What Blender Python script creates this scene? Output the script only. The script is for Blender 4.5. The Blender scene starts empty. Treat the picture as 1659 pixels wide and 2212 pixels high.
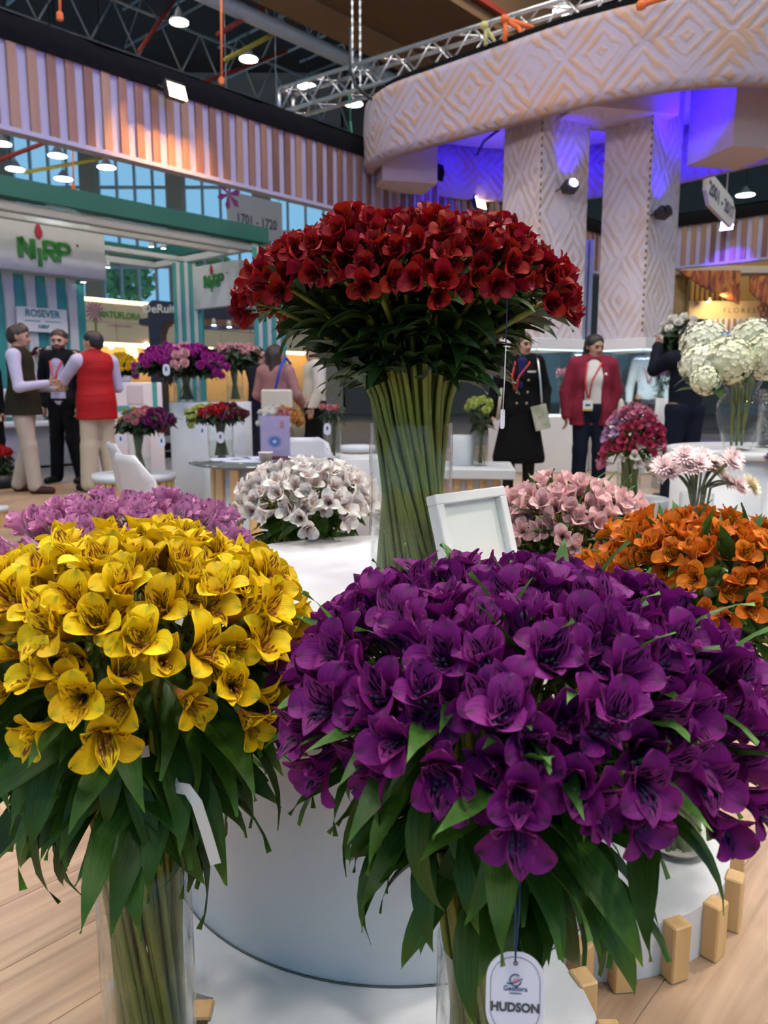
import bpy, math, random
import numpy as np
from mathutils import Vector, Matrix, Quaternion

# ------------------------------------------------------------------ camera, world, lights, exposure
SC = bpy.context.scene
COL = SC.collection
CAM_H, PITCH, FPX, IW, IH = 1.10, math.radians(9), 1660.0, 1659.0, 2212.0
cam_d = bpy.data.cameras.new('camera')
cam = bpy.data.objects.new('camera', cam_d)
COL.objects.link(cam)
cam.location = (0, 0, CAM_H)
cam.rotation_euler = (math.pi / 2 - PITCH, 0, 0)
cam_d.sensor_fit = 'VERTICAL'
cam_d.sensor_height = 36.0
cam_d.lens = 36.0 * FPX / IH
cam_d.clip_start, cam_d.clip_end = 0.05, 300
cam_d.dof.use_dof = True
cam_d.dof.focus_distance = 1.15
cam_d.dof.aperture_fstop = 7.5
SC.camera = cam

SC.view_settings.view_transform = 'Standard'
SC.view_settings.look = 'None'
SC.view_settings.gamma = 1.0
SC.view_settings.use_curve_mapping = False
SC.view_settings.exposure = 0.0
SC.cycles.use_denoising = True
SC.cycles.max_bounces = 4
SC.cycles.diffuse_bounces = 2
SC.cycles.glossy_bounces = 2
SC.cycles.transmission_bounces = 4
SC.cycles.transparent_max_bounces = 14
SC.cycles.caustics_reflective = False
SC.cycles.caustics_refractive = False
SC.cycles.use_adaptive_sampling = True
SC.cycles.adaptive_threshold = 0.15
SC.cycles.adaptive_min_samples = 8
SC.cycles.denoising_prefilter = 'FAST'
SC.cycles.denoising_quality = 'BALANCED'
SC.cycles.time_limit = 1000
SC.cycles.sample_clamp_indirect = 4.0

wd = bpy.data.worlds.new('daylight')
SC.world = wd
wd.use_nodes = True
bg = wd.node_tree.nodes['Background']
bg.inputs['Color'].default_value = (0.33, 0.68, 0.98, 1)
bg.inputs['Strength'].default_value = 0.80

def R(a): return math.radians(a)

def area_light(name, loc, aim, size, power, col=(1, 1, 1), spread=180):
    d = bpy.data.lights.new(name, 'AREA'); d.shape = 'DISK'; d.size = size; d.energy = power; d.color = col
    d.spread = R(spread)
    o = bpy.data.objects.new(name, d); COL.objects.link(o); o.location = loc
    o.rotation_euler = (Vector(aim) - Vector(loc)).to_track_quat('-Z', 'Y').to_euler()
    return o

def spot_light(name, loc, aim, power, col, angle=60, blend=0.6, soft=0.05):
    d = bpy.data.lights.new(name, 'SPOT'); d.energy = power; d.color = col; d.spot_size = R(angle); d.spot_blend = blend
    d.shadow_soft_size = soft
    o = bpy.data.objects.new(name, d); COL.objects.link(o); o.location = loc
    o.rotation_euler = (Vector(aim) - Vector(loc)).to_track_quat('-Z', 'Y').to_euler()
    return o

# hall lamps: the grid of high-bay lamps under the roof that light the whole fair
for lx in (-9, -2.5, 4, 10.5):
    for ly in (-5, 1.5, 8, 15):
        area_light('hall_lamp_light', (lx, ly, 11.4), (lx, ly, 0), 1.6, 270, (1.0, 0.95, 0.88))
# unseen booth floodlights (warm white) throwing on the flowers; some added for brightness
spot_light('unseen_flood_light', (-2.3, 2.7, 4.3), (-0.2, 1.6, 0.8), 300, (1.0, 0.92, 0.82), 75, 0.8, 0.12)
spot_light('unseen_flood_light', (2.5, 2.3, 4.3), (0.4, 1.7, 0.7), 380, (1.0, 0.91, 0.80), 75, 0.8, 0.12)
spot_light('unseen_flood_light', (0.4, 4.8, 4.3), (0.1, 2.1, 0.8), 260, (1.0, 0.94, 0.88), 70, 0.8, 0.12)  # added backlight that brightens the back bouquets
spot_light('unseen_flood_light', (3.2, -0.6, 4.3), (0.5, 1.35, 0.3), 260, (1.0, 0.90, 0.78), 60, 0.8, 0.12)
spot_light('unseen_flood_light', (-0.5, 6.2, 4.2), (2.6, 10.2, 2.9), 230, (1.0, 0.80, 0.92), 80, 0.9, 0.2)  # added pinkish wash that lightens the columns and canopy
spot_light('unseen_flood_light', (3.3, 6.0, 4.2), (3.4, 8.8, 1.5), 130, (1.0, 0.93, 0.86), 60, 0.9, 0.15)  # added to brighten the white pompoms
# violet stage lamps washing the slatted header and the tables
spot_light('violet_wash_light', (1.5, 6.0, 4.2), (-2.6, 9.6, 4.1), 330, (0.34, 0.22, 1.0), 95, 0.9, 0.2)
spot_light('violet_wash_light', (-1.0, 5.0, 4.2), (-3.9, 8.0, 4.1), 130, (0.36, 0.24, 1.0), 100, 0.9, 0.2)
spot_light('violet_wash_light', (0.2, 4.2, 4.3), (-0.1, 1.9, 0.6), 110, (0.40, 0.28, 1.0), 70, 0.9, 0.2)

spot_light('violet_wash_light', (-0.6, 4.3, 4.2), (-1.35, 5.7, 0.7), 90, (0.42, 0.28, 1.0), 60, 0.9, 0.2)

# ------------------------------------------------------------------ helpers
def at(u, v, y):
    """the world point seen at photo pixel (u, v) at forward distance y"""
    a = (u - IW / 2) / FPX; b = (IH / 2 - v) / FPX
    dy = math.cos(PITCH) + b * math.sin(PITCH); dz = -math.sin(PITCH) + b * math.cos(PITCH)
    t = y / dy
    return Vector((a * t, y, CAM_H + dz * t))

def tag(o, label=None, cat=None, group=None, kind=None):
    if label: o['label'] = label
    if cat: o['category'] = cat
    if group: o['group'] = group
    if kind: o['kind'] = kind
    return o

def empty(name, loc=(0, 0, 0), rz=0.0, parent=None):
    o = bpy.data.objects.new(name, None); COL.objects.link(o)
    o.location = loc; o.rotation_euler = (0, 0, rz); o.empty_display_size = 0.05
    if parent: o.parent = parent
    return o

def thing(name, label, cat, loc=(0, 0, 0), rz=0.0, group=None):
    return tag(empty(name, loc, rz), label, cat, group)

def link(name, mesh, parent=None, mat=None, loc=None, rot=None, scale=None):
    o = bpy.data.objects.new(name, mesh); COL.objects.link(o)
    if parent: o.parent = parent
    if mat is not None:
        if len(mesh.materials) == 0: mesh.materials.append(mat)
        elif mesh.materials[0] != mat:
            o.material_slots[0].link = 'OBJECT'; o.material_slots[0].material = mat
    if loc is not None: o.location = loc
    if rot is not None:
        if isinstance(rot, Quaternion): o.rotation_mode = 'QUATERNION'; o.rotation_quaternion = rot
        else: o.rotation_euler = rot
    if scale is not None: o.scale = (scale,) * 3 if not hasattr(scale, '__len__') else scale
    return o

class MB:
    """collects geometry for one mesh"""
    def __init__(self): self.v = []; self.f = []; self.uv = {}; self.smooth = []
    def add(self, vs, fs, smooth=False):
        n = len(self.v); self.v += [tuple(p) for p in vs]
        for f in fs: self.f.append(tuple(i + n for i in f)); self.smooth.append(smooth)
        return self
    def box(self, c, s, rz=0.0, m=None):
        hx, hy, hz = s[0] / 2, s[1] / 2, s[2] / 2
        vs = [Vector((x, y, z)) for z in (-hz, hz) for y in (-hy, hy) for x in (-hx, hx)]
        M = Matrix.Rotation(rz, 3, 'Z') if m is None else m
        vs = [M @ p + Vector(c) for p in vs]
        return self.add(vs, [(0, 2, 3, 1), (4, 5, 7, 6), (0, 1, 5, 4), (1, 3, 7, 5), (3, 2, 6, 7), (2, 0, 4, 6)])
    def bevbox(self, c, s, b=0.01, rz=0.0, m=None):
        """box with chamfered edges"""
        hx, hy, hz = s[0] / 2, s[1] / 2, s[2] / 2
        b = min(b, hx * .9, hy * .9, hz * .9)
        M = Matrix.Rotation(rz, 3, 'Z') if m is None else m
        rings = []
        for z, k in ((-hz, b), (-hz + b, 0), (hz - b, 0), (hz, b)):
            ring = [p for sx in (-1, 1) for sy in (-1, 1) for p in ((sx * (hx - k), sy * (hy - b)), (sx * (hx - b), sy * (hy - k)))]
            rings.append([(x, y, z) for x, y in ring])
        # order the ring by angle so that it never folds
        out = []
        for rg in rings: out.append(sorted(rg, key=lambda p: math.atan2(p[1] / hy, p[0] / hx)))
        vs = [M @ Vector(p) + Vector(c) for rg in out for p in rg]
        n = 8; fs = []
        for r in range(3):
            for i in range(n): fs.append((r * n + i, r * n + (i + 1) % n, (r + 1) * n + (i + 1) % n, (r + 1) * n + i))
        fs.append(tuple(reversed(range(n)))); fs.append(tuple(range(3 * n, 4 * n)))
        return self.add(vs, fs)
    def tube(self, pts, rad, n=8, caps=True, smooth=True):
        pts = [Vector(p) for p in pts]
        if not hasattr(rad, '__len__'): rad = [rad] * len(pts)
        base = len(self.v); up = None; vs = []
        for i, p in enumerate(pts):
            t = (pts[min(i + 1, len(pts) - 1)] - pts[max(i - 1, 0)])
            if t.length < 1e-9: t = Vector((0, 0, 1))
            t.normalize()
            if up is None:
                up = t.orthogonal().normalized()
            else:
                up = (up - t * up.dot(t))
                up = up.normalized() if up.length > 1e-6 else t.orthogonal().normalized()
            w = t.cross(up)
            for k in range(n):
                a = 2 * math.pi * k / n
                vs.append(p + (up * math.cos(a) + w * math.sin(a)) * rad[i])
        fs = []
        for i in range(len(pts) - 1):
            for k in range(n): fs.append((i * n + k, i * n + (k + 1) % n, (i + 1) * n + (k + 1) % n, (i + 1) * n + k))
        if caps:
            fs.append(tuple(reversed(range(n)))); m = (len(pts) - 1) * n; fs.append(tuple(range(m, m + n)))
        return self.add(vs, fs, smooth)
    def lathe(self, prof, n=32, c=(0, 0, 0), smooth=True, closed=False):
        """prof: list of (r, z)"""
        vs = []; fs = []
        for r, z in prof:
            for k in range(n):
                a = 2 * math.pi * k / n; vs.append((c[0] + r * math.cos(a), c[1] + r * math.sin(a), c[2] + z))
        m = len(prof)
        for i in range(m - 1 if not closed else m):
            j = (i + 1) % m
            for k in range(n): fs.append((i * n + k, i * n + (k + 1) % n, j * n + (k + 1) % n, j * n + k))
        if not closed:
            if prof[0][0] > 1e-6: fs.append(tuple(reversed(range(n))))
            if prof[-1][0] > 1e-6: fs.append(tuple(range((m - 1) * n, m * n)))
        return self.add(vs, fs, smooth)
    def prism(self, poly, z0, z1):
        """vertical prism over an xy polygon (counter-clockwise)"""
        n = len(poly); vs = [(x, y, z0) for x, y in poly] + [(x, y, z1) for x, y in poly]
        fs = [tuple(reversed(range(n))), tuple(range(n, 2 * n))]
        fs += [(i, (i + 1) % n, n + (i + 1) % n, n + i) for i in range(n)]
        return self.add(vs, fs)
    def grid(self, fn, nu, nv, smooth=True, uv=True):
        n0 = len(self.v); vs = []; fs = []
        for j in range(nv + 1):
            for i in range(nu + 1): vs.append(fn(i / nu, j / nv))
        for j in range(nv):
            for i in range(nu):
                a = j * (nu + 1) + i; fs.append((a, a + 1, a + nu + 2, a + nu + 1))
        self.add(vs, fs, smooth)
        if uv:
            for j in range(nv + 1):
                for i in range(nu + 1): self.uv[n0 + j * (nu + 1) + i] = (i / nu, j / nv)
        return self
    def mesh(self, name, uv=None):
        me = bpy.data.meshes.new(name); me.from_pydata(self.v, [], self.f)
        me.polygons.foreach_set('use_smooth', self.smooth)
        um = self.uv if uv is None else uv
        if um:
            lay = me.uv_layers.new(name='UVMap')
            for lp in me.loops: lay.data[lp.index].uv = um.get(lp.vertex_index, (0, 0))
        me.update(); return me
    def build(self, name, mat, parent=None, loc=None, rot=None, scale=None):
        return link(name, self.mesh(name), parent, mat, loc, rot, scale)

def quat_from(x=None, z=None):
    """orientation whose local Z is z (and local X is close to x)"""
    z = Vector(z).normalized(); x = Vector(x) if x is not None else z.orthogonal()
    x = x - z * x.dot(z)
    x = x.normalized() if x.length > 1e-5 else z.orthogonal().normalized()
    y = z.cross(x)
    return Matrix((x, y, z)).transposed().to_quaternion()

# ------------------------------------------------------------------ materials
MATS = {}
def nodes_of(name):
    m = bpy.data.materials.new(name); m.use_nodes = True
    nt = m.node_tree; b = nt.nodes['Principled BSDF']
    return m, nt, b

def nd(nt, typ, **kw):
    n = nt.nodes.new(typ)
    for k, v in kw.items():
        if k.startswith('i_'): n.inputs[k[2:].replace('_', ' ')].default_value = v
        else: setattr(n, k, v)
    return n

def mth(nt, op, a, b=None, clamp=False):
    n = nt.nodes.new('ShaderNodeMath'); n.operation = op; n.use_clamp = clamp
    for i, x in enumerate((a, b)):
        if x is None: continue
        if isinstance(x, (int, float)): n.inputs[i].default_value = x
        else: nt.links.new(x, n.inputs[i])
    return n.outputs[0]

def mixc(nt, f, a, b, mode='MIX'):
    n = nt.nodes.new('ShaderNodeMix'); n.data_type = 'RGBA'; n.blend_type = mode
    for s, x in ((n.inputs[0], f), (n.inputs[6], a), (n.inputs[7], b)):
        if isinstance(x, (int, float)): s.default_value = x
        elif isinstance(x, (tuple, list)): s.default_value = (*x[:3], 1)
        else: nt.links.new(x, s)
    return n.outputs[2]

def c4(c): return (*c[:3], 1)

def mat(name, c, rough=0.6, c2=None, scale=12.0, metal=0.0, bump=0.0, emit=0.0, emitc=None, spec=0.5, coat=0.0, stretch=None):
    """plain procedural material: a base colour with a little noise in it"""
    if name in MATS: return MATS[name]
    m, nt, b = nodes_of(name)
    c2 = c2 or tuple(min(1, x * 0.86) for x in c)
    tc = nd(nt, 'ShaderNodeTexCoord'); nz = nd(nt, 'ShaderNodeTexNoise'); nz.inputs['Scale'].default_value = scale; nz.inputs['Detail'].default_value = 3
    if stretch:
        mp = nd(nt, 'ShaderNodeMapping'); mp.inputs['Scale'].default_value = stretch
        nt.links.new(tc.outputs['Object'], mp.inputs[0]); nt.links.new(mp.outputs[0], nz.inputs['Vector'])
    else: nt.links.new(tc.outputs['Object'], nz.inputs['Vector'])
    nt.links.new(mixc(nt, nz.outputs['Fac'], c, c2), b.inputs['Base Color'])
    b.inputs['Roughness'].default_value = rough; b.inputs['Metallic'].default_value = metal
    b.inputs['Specular IOR Level'].default_value = spec
    b.inputs['Coat Weight'].default_value = coat
    if bump:
        bp = nd(nt, 'ShaderNodeBump'); bp.inputs['Strength'].default_value = bump; bp.inputs['Distance'].default_value = 0.01
        nt.links.new(nz.outputs['Fac'], bp.inputs['Height']); nt.links.new(bp.outputs[0], b.inputs['Normal'])
    if emit:
        b.inputs['Emission Color'].default_value = c4(emitc or c); b.inputs['Emission Strength'].default_value = emit
    MATS[name] = m
    return m

def glass_mat(name, tint=(1, 1, 1), ior=1.45, rough=0.0, gloss=1.0):
    """thin clear glass: see-through with a Fresnel reflection"""
    if name in MATS: return MATS[name]
    m, nt, b = nodes_of(name); nt.nodes.remove(b)
    out = nt.nodes['Material Output']
    tr = nd(nt, 'ShaderNodeBsdfTransparent'); tr.inputs[0].default_value = c4(tint)
    gl = nd(nt, 'ShaderNodeBsdfGlossy'); gl.inputs['Roughness'].default_value = rough; gl.inputs['Color'].default_value = (gloss, gloss, gloss, 1)
    lw = nd(nt, 'ShaderNodeLayerWeight'); lw.inputs['Blend'].default_value = 0.5      # Schlick reflectance of a thin sheet, the same from both sides
    nz = nd(nt, 'ShaderNodeTexNoise'); nz.inputs['Scale'].default_value = 6
    r0 = ((ior - 1) / (ior + 1)) ** 2
    f = mth(nt, 'ADD', mth(nt, 'MULTIPLY', mth(nt, 'POWER', lw.outputs['Facing'], 5.0), 1 - r0), r0)
    f = mth(nt, 'MULTIPLY', f, mth(nt, 'ADD', mth(nt, 'MULTIPLY', nz.outputs['Fac'], 0.3), 0.85), True)
    mx = nd(nt, 'ShaderNodeMixShader'); nt.links.new(f, mx.inputs[0]); nt.links.new(tr.outputs[0], mx.inputs[1]); nt.links.new(gl.outputs[0], mx.inputs[2])
    nt.links.new(mx.outputs[0], out.inputs['Surface'])
    MATS[name] = m
    return m

def wood_mat(name, c, c2, scale=1.0, axis='X', rough=0.45, coord='Object', rnd=0.0, streak=26.0):
    """wood with long grain streaks along one local axis; rnd: per-object shade variation"""
    if name in MATS: return MATS[name]
    m, nt, b = nodes_of(name)
    tc = nd(nt, 'ShaderNodeTexCoord'); oi = nd(nt, 'ShaderNodeObjectInfo')
    mp = nd(nt, 'ShaderNodeMapping')
    s = [streak * scale] * 3; s['XYZ'.index(axis)] = 1.3 * scale
    mp.inputs['Scale'].default_value = s
    ad = nd(nt, 'ShaderNodeVectorMath'); ad.operation = 'ADD'
    nt.links.new(tc.outputs[coord], ad.inputs[0])
    cm = nd(nt, 'ShaderNodeCombineXYZ'); r10 = mth(nt, 'MULTIPLY', oi.outputs['Random'], 37.0)
    for i in range(3): nt.links.new(r10, cm.inputs[i])
    nt.links.new(cm.outputs[0], ad.inputs[1]); nt.links.new(ad.outputs[0], mp.inputs[0])
    nz = nd(nt, 'ShaderNodeTexNoise'); nz.inputs['Scale'].default_value = 1.0; nz.inputs['Detail'].default_value = 5; nz.inputs['Distortion'].default_value = 0.6
    nt.links.new(mp.outputs[0], nz.inputs['Vector'])
    cr = nd(nt, 'ShaderNodeValToRGB'); cr.color_ramp.elements[0].position = 0.32; cr.color_ramp.elements[1].position = 0.72
    cr.color_ramp.elements[0].color = c4(c2); cr.color_ramp.elements[1].color = c4(c)
    nt.links.new(nz.outputs['Fac'], cr.inputs[0])
    col = cr.outputs[0]
    if rnd:
        f = mth(nt, 'ADD', mth(nt, 'MULTIPLY', oi.outputs['Random'], rnd), 1 - rnd / 2)
        col2 = mixc(nt, 1.0, col, f, 'MULTIPLY'); col = col2
    nt.links.new(col, b.inputs['Base Color'])
    b.inputs['Roughness'].default_value = rough
    MATS[name] = m
    return m

def text(name, body, size, mat_, parent, loc, rot=(math.pi / 2, 0, 0), ext=0.002, align='CENTER', offset=0.0, sx=1.0, shear=0.0):
    cu = bpy.data.curves.new(name, 'FONT'); cu.body = body; cu.size = size; cu.extrude = ext; cu.align_x = align; cu.align_y = 'CENTER'
    cu.offset = offset; cu.shear = shear; cu.resolution_u = 3
    o = bpy.data.objects.new(name, cu); COL.objects.link(o); o.data.materials.append(mat_)
    o.parent = parent; o.location = loc; o.rotation_euler = rot; o.scale = (sx, 1, 1)
    return o
# ------------------------------------------------------------------ the hall: floor, walls, roof
E1 = Vector((0.665, 0.747, 0)).normalized()      # the direction in which the stand's header runs away from the camera
E2 = Vector((0.747, -0.665, 0)).normalized()     # across it
RZ1 = math.atan2(E1.y, E1.x); RZ2 = math.atan2(E2.y, E2.x)
Z3 = Vector((0, 0, 1))
rng = random.Random(7)

M_white = mat('white_paint', (0.80, 0.79, 0.78), 0.55, (0.76, 0.75, 0.75), 5, bump=0.02)
M_carpet = mat('grey_carpet', (0.20, 0.20, 0.21), 0.95, (0.15, 0.15, 0.16), 60, bump=0.2)
M_roofdark = mat('dark_roof', (0.065, 0.063, 0.064), 0.9, (0.045, 0.045, 0.046), 2)
M_steel = mat('grey_steel', (0.66, 0.67, 0.68), 0.5, (0.56, 0.57, 0.58), 4, metal=0.2)
M_steel_dark = mat('dark_steel', (0.40, 0.40, 0.42), 0.5, (0.30, 0.30, 0.32), 4, metal=0.2)
M_alu = mat('aluminium', (0.78, 0.76, 0.76), 0.3, (0.62, 0.60, 0.60), 9, metal=0.85)
M_brown = mat('brown_cladding', (0.22, 0.115, 0.05), 0.8, (0.17, 0.09, 0.04), 1.5)
M_redpipe = mat('red_pipe', (0.42, 0.05, 0.03), 0.5)
M_yellowpipe = mat('yellow_pipe', (0.62, 0.50, 0.06), 0.5)
M_orange_strap = mat('orange_strap', (0.85, 0.18, 0.04), 0.7)
M_lampwhite = mat('lamp_glow', (1, 0.96, 0.9), 0.5, emit=14, emitc=(1, 0.95, 0.86))
M_warmlamp = mat('warm_lamp_glow', (1, 0.8, 0.5), 0.5, emit=18, emitc=(1.0, 0.74, 0.38))
M_coldlamp = mat('cold_lamp_glow', (0.9, 1, 1), 0.5, emit=9, emitc=(0.85, 1.0, 1.0))
M_bluelamp = mat('blue_lamp_glow', (0.6, 0.6, 1), 0.5, emit=16, emitc=(0.55, 0.5, 1.0))
M_black = mat('black_cloth', (0.006, 0.006, 0.007), 0.95, (0.010, 0.010, 0.011), 8, bump=0.15, spec=0.08)
M_blackmetal = mat('black_metal', (0.02, 0.02, 0.022), 0.45)
M_beigepillar = mat('beige_pillar', (0.55, 0.46, 0.36), 0.8, (0.5, 0.42, 0.33), 2)
M_mullion = mat('pale_mullion', (0.62, 0.68, 0.72), 0.5)
M_pane = glass_mat('window_glass', (0.92, 0.97, 1.0), 1.3)
M_wallgrey = mat('hall_wall_grey', (0.16, 0.155, 0.15), 0.9, (0.13, 0.125, 0.12), 1)
M_wooddeck = wood_mat('oak_laminate', (0.56, 0.385, 0.255), (0.30, 0.185, 0.115), 1.0, 'X', 0.38, rnd=0.14, streak=22)
M_joint = mat('floor_joint', (0.30, 0.19, 0.12), 0.8)

# grey aisle carpet
MB().prism([(-60, -12), (60, -12), (60, 38), (-60, 38)], -0.10, -0.03).build('floor', M_carpet)
tag(bpy.data.objects['floor'], kind='structure', label='grey carpet of the aisles around the stand')

# laminate floor of the stand, laid along the header's direction
EDGE0 = Vector((-3.95, 9.0, 0)); BACK0 = Vector((5.0, 18.0, 0))
def on_stand(p): return (p - EDGE0).dot(E2) > 0.02 and (p - BACK0).dot(E1) < 0
c_l = EDGE0 - E1 * 14; c_b = EDGE0 + E1 * ((BACK0 - EDGE0).dot(E1))
deck_poly = [c_l, c_l + E2 * 17, c_b + E2 * 17, c_b]
floor_wood = MB().prism([(p.x, p.y) for p in deck_poly], -0.03, -0.003).build('floor_wood', M_joint)
tag(floor_wood, kind='structure', label='oak laminate floor of the flower stand')
PL, PW = 1.28, 0.192
pm = MB().bevbox((0, 0, -0.004), (PL - 0.0010, PW - 0.0010, 0.008), 0.0006).mesh('plank')
field = MB(); nplank = 0
for r in range(-40, 80):
    off = ((r * 0.37) % 1.0) * PL
    for k in range(-14, 16):
        p = E1 * (k * PL + off) + E2 * (r * PW) + Vector((0.0, 2.0, 0))
        if not on_stand(p): continue
        near = 0.2 < p.y < 8.3 and abs(p.x) < 0.52 * p.y + 0.75
        if near and nplank < 290:
            o = link('plank', pm, floor_wood, M_wooddeck, p, (0, 0, RZ1)); nplank += 1
        else: field.box(p + Vector((0, 0, -0.004)), (PL - 0.003, PW - 0.003, 0.008), RZ1)
tag(field.build('plank_field', M_wooddeck, floor_wood), kind='stuff')

# roof and its steelwork
tag(MB().prism([(-60, -12), (60, -12), (60, 38.4), (-60, 38.4)], 15.5, 15.7).build('ceiling', M_roofdark), kind='structure', label='dark hall roof')
def truss(p0, p1, depth, label, rad=0.055, bay=1.7, m=M_steel):
    t = thing('roof_truss', label, 'truss', p0, group='steel trusses under the hall roof')
    d = Vector(p1) - Vector(p0); n = max(2, int(d.length / bay))
    for dz in (0, depth): MB().tube([Vector((0, 0, dz)), d + Vector((0, 0, dz))], rad, 6).build('chord', m, t)
    w = MB()
    for i in range(n):
        a = d * (i / n); b = d * ((i + .5) / n); c = d * ((i + 1) / n)
        w.tube([a, b + Z3 * depth], rad * .6, 5); w.tube([b + Z3 * depth, c], rad * .6, 5)
    w.build('web', m, t)
for i, s in enumerate((-6, -1, 4, 9, 14, 19)):
    a = Vector((-13, 14, 12.3)) + E2 * s * 1.0 - E1 * 12
    truss(a, a + E1 * 36, 1.5, 'steel roof truss running away from the camera under the dark roof')
for i, s in enumerate((-4, 0, 4, 8, 12, 16, 20)):
    a = Vector((-17, 20, 12.9)) + E1 * s
    truss(a, a + E2 * 34, 1.2, 'lighter cross truss spanning between the long roof trusses', 0.045, 2.4, M_steel if i % 2 else M_steel_dark)
# a second layer of thin purlins
for i in range(9):
    a = Vector((-20, 16, 14.6)) + E1 * (i * 3.1)
    o = MB().tube([(0, 0, 0), E2 * 40], 0.05, 5).build('roof_purlin', M_steel_dark if i % 2 else M_steel, None, a)
    tag(o, 'thin steel purlin close under the dark roof', 'purlin', 'purlins under the hall roof')
for (a, b, yy, yb, m, lab, c) in (((0, 345), (620, 110), 19, 24, M_redpipe, 'long red sprinkler pipe crossing the roof trusses', 'pipe'),
                                 ((470, 75), (800, -120), 17, 21, M_redpipe, 'short red sprinkler pipe beside the brown bulkhead', 'pipe'),
                                 ((300, 110), (420, -60), 20, 26, M_redpipe, 'red pipe above the floodlit header slats', 'pipe'),
                                 ((485, 130), (637, 50), 18, 19, M_yellowpipe, 'thin yellow pipe under the roof', 'pipe'),
                                 ((55, 372), (260, 335), 22, 25, M_yellowpipe, 'thin yellow pipe beneath the header, above the teal stand', 'pipe')):
    p, q = at(*a, yy), at(*b, yb)
    tag(MB().tube([(0, 0, 0), q - p], 0.05, 6).build('ceiling_pipe', m, None, p), lab, c)
# brown bulkhead that crosses the roof above the truss
bk = thing('ceiling_bulkhead', 'broad brown bulkhead crossing the roof above the aluminium truss', 'bulkhead', (-0.35, 19.8, 9.0), RZ1)
MB().box((1.0, -1.5, 0.9), (22, 3.0, 1.8)).build('casing', M_brown, bk)
MB().box((1.0, -0.5, -0.03), (22, 0.9, 0.06)).build('soffit_panel', mat('tan_soffit', (0.34, 0.20, 0.10), 0.8), bk)
MB().box((1.0, -3.1, 0.3), (22, 0.12, 0.12)).build('edge_strip', M_redpipe, bk)
dt = thing('ceiling_duct', 'pale round duct with a rail beside the brown bulkhead', 'duct', (-0.55, 19.9, 8.9), RZ1)
MB().tube([(-9, 0.18, 0), (11, 0.18, 0)], 0.16, 10).build('pipe', M_steel, dt)
MB().tube([(-9, 0.45, 0.1), (11, 0.45, 0.1)], 0.06, 6).build('rail', M_alu, dt)

# high-bay lamps
def highbay(u, v, y, label):
    t = thing('high_bay_lamp', label, 'lamp', at(u, v, y), group='high-bay lamps under the roof')
    s = y / 20.0
    MB().lathe([(0.17 * s, 0.0), (0.225 * s, 0.0), (0.23 * s, 0.03), (0.12 * s, 0.10), (0.08 * s, 0.20), (0.0, 0.34)], 14).build('housing', M_steel, t)
    MB().lathe([(0.0, 0.0), (0.22 * s, 0.0), (0.22 * s, 0.012), (0, 0.012)], 14, (0, 0, -0.02)).build('lens', M_lampwhite, t)
    MB().tube([(0, 0, 0.30), (0, 0, 15.5 - at(u, v, y).z)], 0.015, 5).build('cable', M_blackmetal, t)
for u, v, y, lab in ((387, 47, 18, 'round high-bay lamp highest above the header, nearest the orange strap'), (537, 127, 21, 'round high-bay lamp beside the yellow pipe'),
                     (663, 186, 26, 'small high-bay lamp behind the end of the aluminium truss'), (764, 224, 27, 'high-bay lamp just under the aluminium truss by the hoist chain'),
                     (1214, 22, 14, 'bright high-bay lamp seen through the top of the aluminium truss'), (4, 310, 24, 'high-bay lamp at the picture edge below the header'),
                     (33, 365, 27, 'high-bay lamp just above the teal beam'), (124, 336, 25, 'high-bay lamp beside the lower orange strap'),
                     (137, 386, 28, 'high-bay lamp lowest above the teal beam'), (230, 361, 26, 'high-bay lamp below the header, nearest the windows'),
                     (1610, 421, 30, 'high-bay lamp beyond the hanging hall sign')):
    highbay(u, v, y, lab)
# orange lifting straps
for (u, v0, v1, y, lab) in ((128, -60, 46, 9.4, 'orange lifting strap above the dark end of the header'), (477, -80, 184, 11.0, 'orange lifting strap above the floodlight'), (157, 316, 411, 14.5, 'orange strap hanging above the teal beam')):
    p, q = at(u, v0, y), at(u + 2, v1, y)
    t = thing('lifting_strap', lab, 'strap', q)
    MB().tube([(0, 0, 0), p - q], 0.016, 6).build('webbing', M_orange_strap, t)
    MB().bevbox((0, 0, 0.05), (0.07, 0.05, 0.10), 0.015).build('buckle', M_orange_strap, t)

# far walls: a glazed front and plain dark wall
FY = 38.0
wb = thing('wall_back', 'far end wall of the hall', 'wall'); tag(wb, kind='structure'); del wb['category']
MB().box((21, FY + .2, 7.6), (46, 0.4, 15.6)).build('dark_wall', M_wallgrey, wb)
MB().box((-14, FY + .2, 2.2), (24.2, 0.4, 4.6)).build('lower_wall', M_beigepillar, wb)
MB().box((-14, FY + .2, 14.2), (24.2, 0.4, 2.6)).build('upper_wall', mat('upper_wall_grey', (.36, .35, .34), .9), wb)
wx = -26.0; nwin = 0
for bay in range(6):
    nwin += 1
    w = empty('window_%d' % nwin, (wx, FY, 4.5)); tag(w, kind='structure', label='tall glazed bay of the far hall front')
    MB().box((0.2, 0, 4.3), (0.75, 0.7, 8.7)).build('pillar', M_beigepillar, w)
    for i in range(4):
        x0 = 0.62 + i * 0.84
        MB().box((x0, 0, 4.25), (0.11, 0.16, 8.5)).build('mullion', M_mullion, w)
        for r, (z0, z1) in enumerate(((0.1, 2.3), (2.5, 3.9), (4.1, 5.9), (6.1, 8.4))):
            if i < 4: MB().box((x0 + 0.42, 0.02, (z0 + z1) / 2), (0.73, 0.03, z1 - z0)).build('pane', M_pane, w)
    for z in (0.03, 2.4, 4.0, 6.0): MB().box((2.1, 0, z), (3.4, 0.14, 0.13)).build('transom', M_mullion, w)
    wx += 4.0
MB().box((-14, FY - 2.5, 4.3), (26, 0.3, 1.1)).build('wall_gallery', M_steel)
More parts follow.
